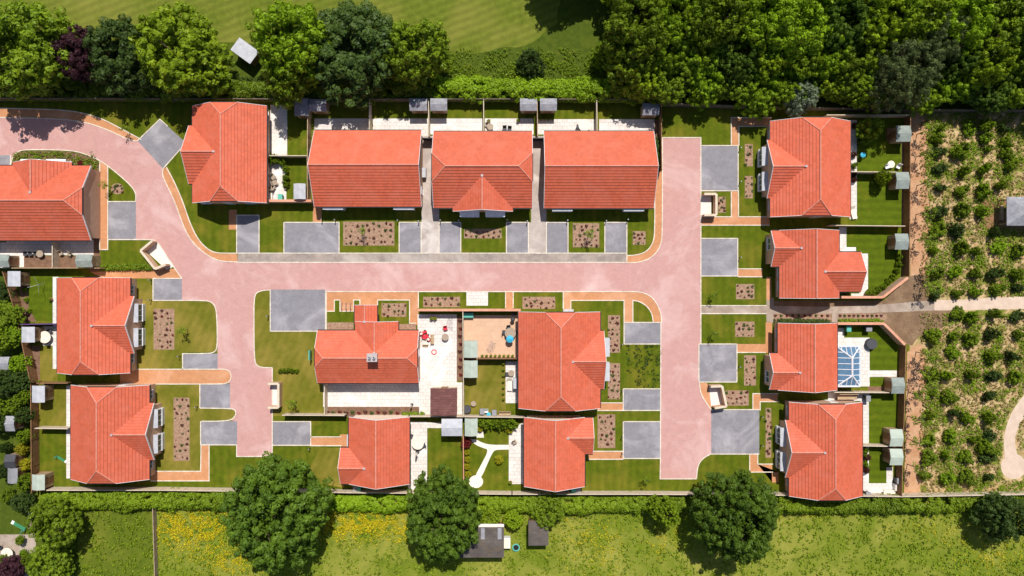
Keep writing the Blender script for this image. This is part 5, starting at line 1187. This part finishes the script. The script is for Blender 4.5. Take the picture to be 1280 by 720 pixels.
proto('pot', 'plant_pot', 'plant pot', [('pot', 'terracotta', lambda m: m.lathe(0, 0, [(.14, 0), (.2, .32), (.22, .32), (.22, .38), (.18, .38)], 12))])
me_ = leaf_mesh('pot_plant', [(0, 0, .55), (.1, .05, .48), (-.1, .0, .5)], [.22] * 3, 26, .1, L['green']); o_ = bpy.data.objects.new('foliage', me_); COL.objects.link(o_); o_.parent = SRC['pot']['root']
proto('bollard', 'bollard_light', 'bollard light', [('post', 'black', lambda m: m.tube((0, 0, 0), (0, 0, .85), .05, n=8)), ('lamp_head', 'metal', lambda m: m.lathe(0, 0, [(.07, .855), (.09, .95), (.05, 1.0), (0, 1.0)], 10))])
proto('bench', 'garden_bench', 'bench', [('seat', 'pine', lambda m: m.box(-.75, .75, -.22, .22, .42, .47)), ('backrest', 'pine', lambda m: m.box(-.75, .75, .22, .27, .5, .88))] + [(n, 'pine_dark', f) for n, f in leg4(.68, .2, .42, .035)])
proto('bikerack', 'cycle_stand', 'cycle stand', [('hoop', 'metal', lambda m: (m.tube((0, -.38, 0), (0, -.38, .8), .03), m.tube((0, .38, 0), (0, .38, .8), .03), m.tube((0, -.38, .8), (0, .38, .8), .03)))])
proto('tramp', 'small_trampoline', 'trampoline', [('rim', 'teal', lambda m: m.lathe(0, 0, [(.34, .26), (.34, .32), (.48, .32), (.48, .26), (.34, .26)], 20)), ('mat', 'black', lambda m: m.disc(0, 0, .335, .27, .28, 20))] + [(n, 'metal', f) for n, f in leg4(.3, .3, .26, .015)])
proto('slide', 'garden_slide', 'slide', [('chute', 'green', lambda m: m.prism([(-.9, -.22), (.7, -.22), (.7, .22), (-.9, .22)], .1, .14, [(-.9, -.22), (.7, -.22), (.7, .22), (-.9, .22)])), ('runout', 'white', lambda m: m.box(-1.25, -.9, -.22, .22, .05, .12)), ('ladder', 'teal', lambda m: (m.tube((.7, -.2, 0), (.7, -.2, 1.1), .03), m.tube((.7, .2, 0), (.7, .2, 1.1), .03), m.box(.68, .72, -.2, .2, .4, .45), m.box(.68, .72, -.2, .2, .8, .85)))])
proto('airer', 'clothes_airer', 'clothes airer', [('leg', 'metal', lambda m: (m.tube((-.7, -.45, 0), (-.7, .45, .95), .015), m.tube((-.7, .45, 0), (-.7, -.45, .95), .015))), ('leg', 'metal', lambda m: (m.tube((.7, -.45, 0), (.7, .45, .95), .015), m.tube((.7, .45, 0), (.7, -.45, .95), .015))), ('rail', 'metal', lambda m: [m.tube((-.7, y, .95), (.7, y, .95), .012) for y in (-.45, -.27, -.09, .09, .27, .45)])])
proto('rotary', 'rotary_line', 'rotary line', [('pole', 'metal', lambda m: m.tube((0, 0, 0), (0, 0, 1.9), .025)), ('arms', 'metal', lambda m: [m.tube((0, 0, 1.3), (cos(a) * 1.1, sin(a) * 1.1, 1.85), .015) for a in (0, pi / 2, pi, 3 * pi / 2)])])
proto('loung', 'sun_lounger', 'sun lounger', [('seat', 'cream', lambda m: m.box(-.3, .3, -.9, .3, .28, .36)), ('backrest', 'cream', lambda m: m.prism([(-.3, .3), (.3, .3), (.3, .38), (-.3, .38)], .36, .75, [(-.3, .7), (.3, .7), (.3, .78), (-.3, .78)]))] + [(n, 'darkgrey', f) for n, f in leg4(.27, .5, .28, .02)])
proto('toy', 'toy_ride', 'toy', [('body', 'red', lambda m: m.prism([(-.5, -.2), (.5, -.14), (.5, .14), (-.5, .2)], .15, .42, [(-.42, -.14), (.3, -.1), (.3, .1), (-.42, .14)])), ('seat', 'cream', lambda m: m.box(-.35, -.05, -.12, .12, .42, .5))] + [('wheel', 'black', (lambda x, y: lambda m: m.tube((x, y - .04, .12), (x, y + .04, .12), .12, n=10))(x, y)) for x in (-.32, .32) for y in (-.24, .24)])
proto('hoop', 'toy_hoop', 'toy', [('ring', 'red', lambda m: m.lathe(0, 0, [(.24, .02), (.24, .08), (.34, .08), (.34, .02)], 18))])
proto('crate', 'storage_box', 'storage box', [('body', 'teal', lambda m: m.box(-.62, .62, -.28, .28, 0, .6)), ('lid', 'teal', lambda m: m.prism([(-.66, -.32), (.66, -.32), (.66, .32), (-.66, .32)], .602, .68, [(-.6, -.26), (.6, -.26), (.6, .26), (-.6, .26)]))])
proto('whitebox', 'water_tank', 'tank', [('body', 'white', lambda m: m.box(-.4, .4, -.6, .6, .05, .9)), ('lid', 'cream', lambda m: m.box(-.35, .35, -.55, .55, .902, .96))])
proto('ac', 'heat_pump', 'heat pump', [('case', 'felt_white', lambda m: m.box(-.25, .25, -.65, .65, .1, 1.1)), ('fan_grille', 'darkgrey', lambda m: m.tube((.25, -.1, .6), (.27, -.1, .6), .35, n=16)), ('base', 'grey', lambda m: m.box(-.2, .2, -.5, .5, 0, .098))])
proto('hottub', 'covered_hot_tub', 'hot tub', [('tub', 'darkgrey', lambda m: m.disc(0, 0, .66, 0, .62, 14)), ('cover', 'darkgrey', lambda m: m.disc(0, 0, .70, .622, .72, 14, .66))])
proto('signboard', 'notice_board', 'notice board', [('board', 'teal', lambda m: m.box(-.06, .06, -.6, .6, .7, 1.5)), ('leg', 'white', lambda m: m.box(-.03, .03, -.6, -.54, 0, .7)), ('leg', 'white', lambda m: m.box(-.03, .03, .54, .6, 0, .7))])
# the white courtyard
put('tablew', 'beige round table on the narrow white patio of the lower gabled bungalow', 523, 553)
put('parasol', 'closed parasol on the narrow white patio beside the round beige table', 522, 565); put('chair', 'dark chair by the house wall on the narrow white patio', 514, 544, 1.2); put('chair', 'chair to the right of the beige round table', 530, 556, -1.2)
put('toy', 'upper red toy on the white courtyard by the chimney house', 529, 416, .4); put('toy', 'lower red toy on the white courtyard by the chimney house', 535, 422, 2.0)
put('chairr', 'red chair among the toys on the white courtyard', 531, 421, 1.3); put('chairr', 'red chair below the top wall of the white courtyard', 557, 410, .2)
put('table', 'round wicker table in the middle of the white courtyard', 557, 421, sc=.8); put('hoop', 'red hoop lying on the white courtyard paving', 542.5, 440)
put('bench', 'low wooden bench beside the red toys on the courtyard', 541, 424, pi / 2, sc=.8); put('bench', 'small wooden bench near the red hoop', 532, 432, 0, sc=.5)
put('airer', 'metal clothes airer in the top right corner of the white courtyard', 563, 404, pi / 2, sc=.8); put('parasol', 'closed parasol at the edge of the courtyard planting strip', 515, 506, sc=.8)
put('pot', 'terracotta pot under the top wall of the white courtyard', 540, 398); put('pot', 'terracotta pot right of the first one under the courtyard wall', 544.5, 398)
for i in range(3): put('bikerack', 'grey metal cycle hoop on the orange paving near the chimney house porch', 428 + i * 5.5, 382.5, 0, 'cycle hoops by the porch')
# tan patio
put('crate', 'teal storage box in the top left corner of the tan patio', 585.5, 394); put('table', 'round dark table on the tan patio below the grey barbecue', 638, 416, sc=1.25)
for i, (x, y, a) in enumerate([(631, 415, 1.57), (638, 424, 3.1), (645, 416, -1.57), (636, 409, .2)]): put('chair', ('left', 'lower', 'right', 'upper')[i] + ' chair round the dark table on the tan patio', x, y, a)
put('umbrella', 'bright blue parasol over the edge of the dark table', 637.5, 423, sc=.62); put('bbq', 'barbecue at the top right of the tan patio', 641, 399); put('bbq', 'second barbecue just above the dark table on the tan patio', 641.5, 392.5, 0, sc=.8)
put('rotary', 'folded metal rotary line on the tan patio', 616, 431, .5, sc=.55); put('airer', 'clothes airer beside the rotary line on the tan patio', 614, 433, 1.1, sc=.8)
for i in range(8): put('pot', 'small potted plant in the row along the lower edge of the tan patio', 603 + i * 5.4, 444.5, 0, 'pots along the tan patio edge', sc=.8)
put('table', 'small table on the white strip behind the large central house', 639, 466, sc=.7); put('chair', 'chair on the white strip behind the large central house, by the small table', 634, 467, 1.57, sc=.9); put('loung', 'pale lounger on the white strip behind the large central house', 637, 479); put('ac', 'long white unit against the wall of the large central house', 644, 478)
for i in range(7): put('pot', 'pot along the left edge of the white strip behind the large central house', 629.5, 454 + i * 7.4, 0, 'pots along the white strip', sc=.8)
put('table', 'pink beige tree stump table on the dry lawn', 592, 504, sc=.6); put('hottub', 'dark round cover on the dry lawn near the fence corner', 584, 511, sc=.75); put('bin', 'dark bin at the bottom edge of the dry lawn', 603, 513); put('chairw', 'white chair at the bottom edge of the dry lawn', 608, 513); put('bin', 'dark bin right of the white chair on the dry lawn', 618, 514.5)
# terrace gardens
put('chairwk', 'chair beside the potted shrubs in the middle terrace garden', 610, 157, .5); put('table', 'small table by the chair in the middle terrace garden', 613, 159.5, sc=.7); put('pot', 'pot in the corner of the middle terrace garden', 611, 152)
put('chair', 'left of two dark chairs behind the middle terrace house', 631, 161.5, .1); put('chair', 'right of two dark chairs behind the middle terrace house', 637, 162, -.1); put('pot', 'pot at the lawn edge of the middle terrace garden', 648, 151)
put('tablew', 'pale round table behind the eastern terrace house', 730, 158); put('chair', 'dark chair left of the pale round table behind the terrace', 723, 159, 1.5); put('chair', 'dark chair below the pale round table behind the terrace', 731, 163.0, 3.1)
for i in range(4): put('pot', 'pot in the row in front of the shed behind the eastern terrace house', 676 + i * 5, 150, 0, 'pots in front of the terrace shed', sc=.7)
# yard by N1
for x, y, a, l in [(343, 222, .8, 'upper'), (345, 229, 2.0, 'middle'), (342, 235, 2.6, 'lower')]: put('chairwk', l + ' wicker chair on the paved yard beside the top left house', x, y, a, sc=1.2)
put('bing', 'green bin at the bottom of the paved yard beside the top left house', 353, 247.5); put('whitebox', 'white cabinet against the wall of the paved yard', 339, 246, sc=.7)
put('ac', 'heat pump unit on the brown strip beside the cut off house', 116.5, 252, 0, sc=1.0); put('whitebox', 'small pale box just below the heat pump unit', 121, 262, sc=.35)
put('ac', 'white unit beside the second alley wall', 531, 217, 0, sc=.9); 
for x, l in ((34, 'leftmost'), (40, 'second'), (47, 'third')): put('chair', l + ' dark chair in the row below the cut off house', x, 317.5, 0)
put('table', 'dark table at the end of the chair row below the cut off house', 53, 317.5, sc=.8); put('chairwk', 'wicker chair in the yard right of the short dividing fence', 78, 317, .4); put('chairwk', 'second wicker chair further right in the same small yard', 89, 317.5, -.5)
put('tablew', 'pale round table on the patio under the purple trellis', 60, 421); put('chair', 'chair above the pale round table under the purple trellis', 64, 414, .4); put('chair', 'chair below the pale round table under the purple trellis', 62, 428, 3); put('rotary', 'rotary line on the lawn of the upper western garden', 56, 356, .3); put('pot', 'white rimmed pot beside the upper western patio strip', 65, 374)
put('slide', 'green slide at the edge of the bottom left garden', 26, 658, -.5); put('slide', 'small teal and white slide on the lower western lawn', 76, 573, 2.6, sc=.7); put('pot', 'pot by the western shed border', 51, 476, sc=.8)
# east gardens
put('hottub', 'dark round covered tub on the lawn edge by the conservatory patio', 1087, 429.5); put('bin', 'dark bin beside the brick wall of the conservatory garden', 1082, 411, 1.57); put('bing', 'green bin in the corner behind the conservatory house', 1057, 410.5)
put('umbrella', 'small pale blue parasol on the northeast lawn', 1075, 195, sc=.45); put('chairw', 'white chair left of the white table on the northeast lawn', 1107, 209, .3); put('tablew', 'white round table above the cross fence of the northeast garden', 1112, 206, sc=.6); put('chairw', 'white chair right of the white table on the northeast lawn', 1121, 209, -.4)
put('chair', 'left chair in the shade of the northeast garden', 1078, 171, .4); put('chair', 'right chair in the shade of the northeast garden', 1085, 170, -.4); put('loung', 'lounger at the end of the paved strip behind the northeast house', 1065, 265, .3)
put('whitebox', 'white box in the bottom corner of the southeast garden', 1119, 608, sc=.7); put('bin', 'grey bin just above the white box in the southeast garden', 1119, 599); put('bin', 'dark bin by the bottom fence behind the southeast house', 1081, 616); put('loung', 'grey lounger on the bottom paving of the southeast garden', 1109, 615, 1.57)
put('bench', 'long pale bench between the conservatory house and the southeast house', 1056, 495, 0, sc=1.6); put('bin', 'bin in the passage at the top of the southeast patio strip', 1081, 497)
# between S1 etc
put('bing', 'green bin behind the lower gabled bungalow near the south fence', 450, 610.5); put('bin', 'grey bin beside the green one near the south fence', 446, 609); put('bing', 'green bin behind the small eastern gabled bungalow', 716, 611); put('bin', 'pale lidded bin beside the eastern gabled bungalow by the south fence', 722, 611)
put('whitebox', 'white tank at the right end of the dark roofed stable', 633.5, 676, sc=1.1); put('tramp', 'small round trampoline with a teal rim on the south field', 645, 683.5)
put('tablew', 'dark green table in the paved garden at the bottom left', 13, 690); put('chair', 'dark chair at the very left in the paved bottom garden', 2, 683)
put('signboard', 'green board at the left wall of the chimney house', 390, 443); [bush('small dark shrub in the short row on the dry lawn beside the western spur', 350 + i * 5, 463.5, 2.6, .6, 'greenb', 'shrub row on the dry lawn') for i in range(5)]
put('chairwk', 'chair on the narrow white patio right of the curved path garden', 643, 552, .5); put('pot', 'pot at the foot of the narrow patio in the curved path garden', 638, 602); put('bench', 'garden bench in the fence corner of the curved path garden', 631, 516, 0)
put('umbrella', 'tiny blue parasol on the dry lawn beside the white chair', 611, 517, sc=.35)
for i, (x, y) in enumerate([(403.5, 275), (420, 275.5), (404, 276)][:2] + [(498, 276), (524, 277), (551, 276), (574, 276), (634, 275.5), (659, 277), (709, 276), (784, 275), (757, 276.5), (189.5, 375), (225.5, 445), (247, 508), (190, 350), (388, 560), (336, 395), (924, 186), (924, 228), (924, 322), (923, 458), (951, 520), (951, 556), (777, 430), (777, 488), (777, 545), (777, 566)]):
    put('bollard', 'black bollard light standing at a driveway corner', x, y, 0, 'bollard lights at the driveways')
for k in SRC:
    if not SRC[k].get('used'):
        r = SRC[k]['root']
        for c in list(r.children): bpy.data.objects.remove(c)
        bpy.data.objects.remove(r)
# netted fruit cage posts / sticks at bottom left
# ---------------------------------------------------------------- camera, light
cam = bpy.data.cameras.new('camera'); co_ = bpy.data.objects.new('camera', cam); COL.objects.link(co_)
co_.location = (0, 0, H); co_.rotation_euler = (0, 0, 0); cam.sensor_width = 36; cam.lens = 36 * H / 128; cam.clip_end = 2000; SC.camera = co_
EL, AZ = 61.0, 11.0    # sun elevation; azimuth in degrees from +Y towards +X
w = bpy.data.worlds.new('World'); SC.world = w; w.use_nodes = True; nt = w.node_tree
sk = nt.nodes.new('ShaderNodeTexSky'); sk.sky_type = 'NISHITA'; sk.sun_disc = False; sk.sun_elevation = radians(EL); sk.sun_rotation = radians(AZ)
bg = nt.nodes['Background']; nt.links.new(sk.outputs[0], bg.inputs[0]); bg.inputs[1].default_value = .08
sd = bpy.data.lights.new('sun', 'SUN'); sd.energy = 4.6; sd.angle = radians(.5); sd.color = (1, .95, .87); so = bpy.data.objects.new('sun', sd); COL.objects.link(so)
from mathutils import Vector
v = Vector((cos(radians(EL)) * sin(radians(AZ)), cos(radians(EL)) * cos(radians(AZ)), sin(radians(EL))))
so.rotation_euler = v.to_track_quat('Z', 'Y').to_euler(); so.location = (0, 0, 60)
vs = SC.view_settings; vs.view_transform = 'Standard'; vs.look = 'None'; vs.exposure = .15; vs.gamma = 1; vs.use_curve_mapping = False
SC.render.engine = 'CYCLES'
